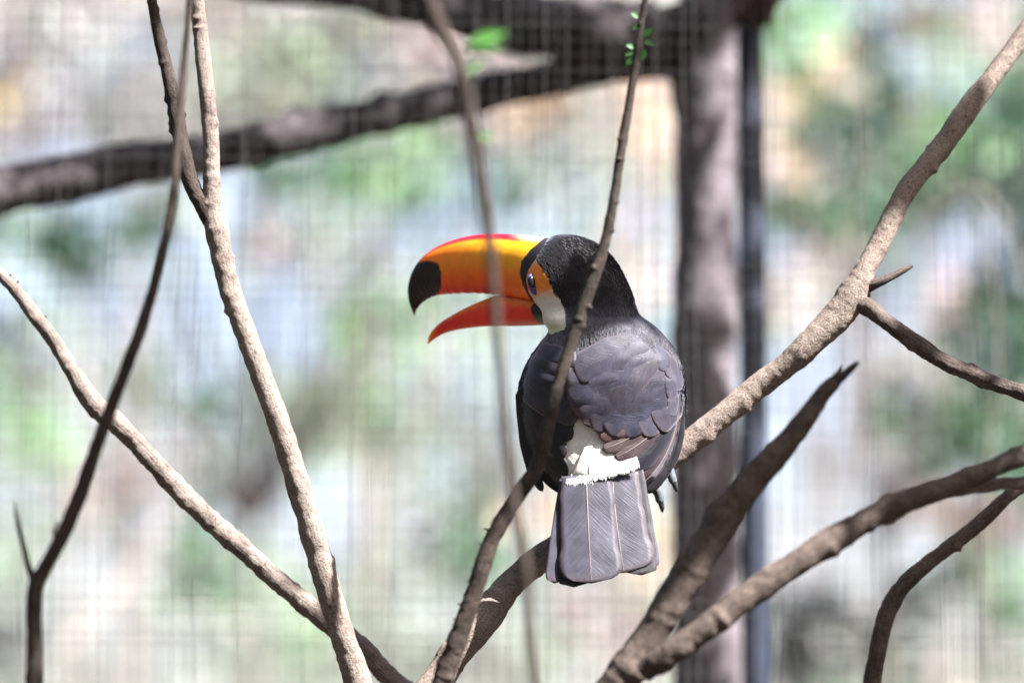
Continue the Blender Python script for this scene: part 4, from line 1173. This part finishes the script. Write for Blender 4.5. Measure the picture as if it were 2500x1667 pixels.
backdrop_tree('bright green tree just right of the slate post', 12, [(1960, 90, 110, 120, 1.3, 'lg'), (1900, 60, 60, 80, 1.2, 'g'), (2060, 330, 120, 110, .9, 'g'), (2150, 260, 60, 130, 1.3, 'dg'), (2030, 350, 90, 80, 1.3, 'dg'), (2290, 340, 110, 110, 1.0, 'lg'), (2330, 130, 140, 80, .8, 'pg'), (2450, 400, 110, 130, 1.0, 'dg'), (2150, 480, 130, 70, 1.1, 'g'), (1960, 510, 120, 50, .9, 'g'), (2260, 430, 80, 60, 1.2, 'g'), (2600, 200, 160, 200, .9, 'g'), (2420, 350, 60, 50, .9, 'lg'), (2250, 490, 180, 60, .8, 'dg'), (2050, 570, 150, 45, .8, 'g'), (2130, 130, 70, 90, .9, 'dg'), (2480, 260, 90, 90, .9, 'g')], 2150, .10, 207)
backdrop_tree('dry tan tree among the greens beyond the right-hand stem', 16, [(1920, 260, 60, 120, 1.2, 'be'), (1990, 210, 90, 50, 1.2, 'be'), (1930, 430, 60, 90, 1.0, 'be'), (2080, 170, 60, 80, .8, 'be'), (2280, 60, 140, 60, 1.1, 'br'), (2440, 60, 90, 90, 1.1, 'pk'), (2200, 270, 60, 60, .7, 'be'), (2050, 600, 110, 60, .6, 'pk'), (2350, 750, 90, 90, .9, 'pk'), (2250, 1240, 80, 60, 1.1, 'br'), (2360, 1290, 100, 60, 1.0, 'br'), (2470, 1250, 90, 90, .9, 'br'), (1960, 760, 80, 100, .6, 'gy')], 2300, .11, 208)
backdrop_tree('dense dark green shrub beside the lower right stems', 12.5, [(2420, 830, 140, 130, 1.2, 'g'), (2480, 700, 90, 200, 1.2, 'dg'), (2300, 1010, 120, 90, 1.0, 'lg'), (2190, 1020, 80, 60, .9, 'g'), (2400, 1100, 120, 90, 1.1, 'g'), (2250, 1130, 90, 60, .8, 'g'), (2440, 1000, 90, 70, .9, 'lg'), (2050, 1560, 160, 80, 1.0, 'dk'), (1950, 1470, 110, 60, .8, 'dk'), (2200, 1480, 100, 80, .8, 'dg'), (2360, 1380, 120, 60, .9, 'g'), (2470, 1420, 80, 80, .9, 'lg'), (1930, 1620, 90, 80, .9, 'dk'), (2200, 1640, 90, 60, .7, 'dk'), (2600, 1000, 150, 300, 1.0, 'g'), (2450, 940, 100, 110, .9, 'dg'), (2330, 1080, 90, 60, .8, 'dg'), (2140, 960, 60, 80, .7, 'g'), (2480, 1560, 80, 100, .8, 'g'), (2560, 560, 100, 120, 1.0, 'dg')], 2380, .10, 209, 'shrub', 'leafy_shrub')
backdrop_tree('pale thin tree in the distance behind the right-hand branches', 21, [(2300, 300, 700, 420, .8, 'pg')] + field(1750, 2800, -200, 1900, 44, 100, 190, .62, ['gy', 'pg', 'lg', 'g', 'pk'], 6), 2000, .13, 210)

# thin bare stems standing just beyond the mesh on the right
for k, rows in enumerate(([(2080, 1900, 6.2, 12), (2090, 1200, 6.2, 10), (2075, 700, 6.2, 9), (2110, 250, 6.2, 7), (2095, -200, 6.2, 5)],
                          [(2420, 1900, 5.9, 12), (2400, 1300, 5.9, 11), (2440, 800, 5.9, 9), (2360, 480, 5.9, 8), (2240, 330, 5.9, 5)],
                          [(2560, 800, 6.0, 12), (2440, 520, 6.0, 11), (2360, 460, 6.0, 9), (2230, 560, 6.0, 7), (2180, 700, 6.0, 4)])):
    lab = ['thin blurred upright stem beyond the mesh near the slate post', 'thin blurred stem beyond the mesh bending over to the left', 'arching blurred twig beyond the mesh in front of pale gaps'][k]
    th = thing('thin_stem', lab, 'stem', tuple(P(rows[0][0], rows[0][1], rows[0][2]) * np.array([1, 1, 0])))
    limb('stem', th, rows, mat='bark_far', base=tuple(P(rows[0][0], rows[0][1], rows[0][2])[:2]), rbase=.012, seed=300 + k, seg=8, step=.01)

# unseen trees added round the aviary to block sky light from behind and beside
for k, (x, y, lab) in enumerate(((-5.5, 1.5, 'added unseen sky-blocking tree to the left of the aviary'), (6.5, 2.5, 'added unseen sky-blocking tree to the right of the aviary'), (-3.5, -5.0, 'added unseen sky-blocking tree behind the viewer and to the left'), (3.0, -5.5, 'added unseen sky-blocking tree behind the viewer and to the right'), (-6.0, 6.5, 'added unseen sky-blocking tree left of the mesh wall'), (6.5, 7.0, 'added unseen sky-blocking tree right of the mesh wall'), (0.0, -7.0, 'added unseen sky-blocking tree straight behind the viewer'), (6.5, -1.8, 'broad tree standing at the viewer\'s right shoulder'), (-6.3, -2.2, 'broad tree standing at the viewer\'s left shoulder'))):
    g = np.random.default_rng(500 + k)
    th = thing('added_sky_blocking_tree', lab, 'tree', (x, y, 0), 'added unseen trees round the aviary')
    v, f, uv = tube_arrays(np.array([(x, y, -.1), (x + .1, y, 1.5), (x, y + .1, 4.5)]), [.16, .12, .05], seg=12, step=.1, seed=k)
    mesh_np('trunk', v, f, mat=M['bark_far'], parent=th, uv=uv)
    n = 1500
    p = g.normal(size=(n, 3)); p /= np.linalg.norm(p, axis=1)[:, None]
    p = p * (g.uniform(.45, 1, n) ** .5)[:, None] * np.array([2.9, 2.6, 2.9]) + np.array([x, y, 3.1])
    leaves('crown', p, g.uniform(.3, .55, n), np.array([0.045, 0.10, 0.03]) * g.uniform(.6, 1.5, n)[:, None], th, 600 + k)
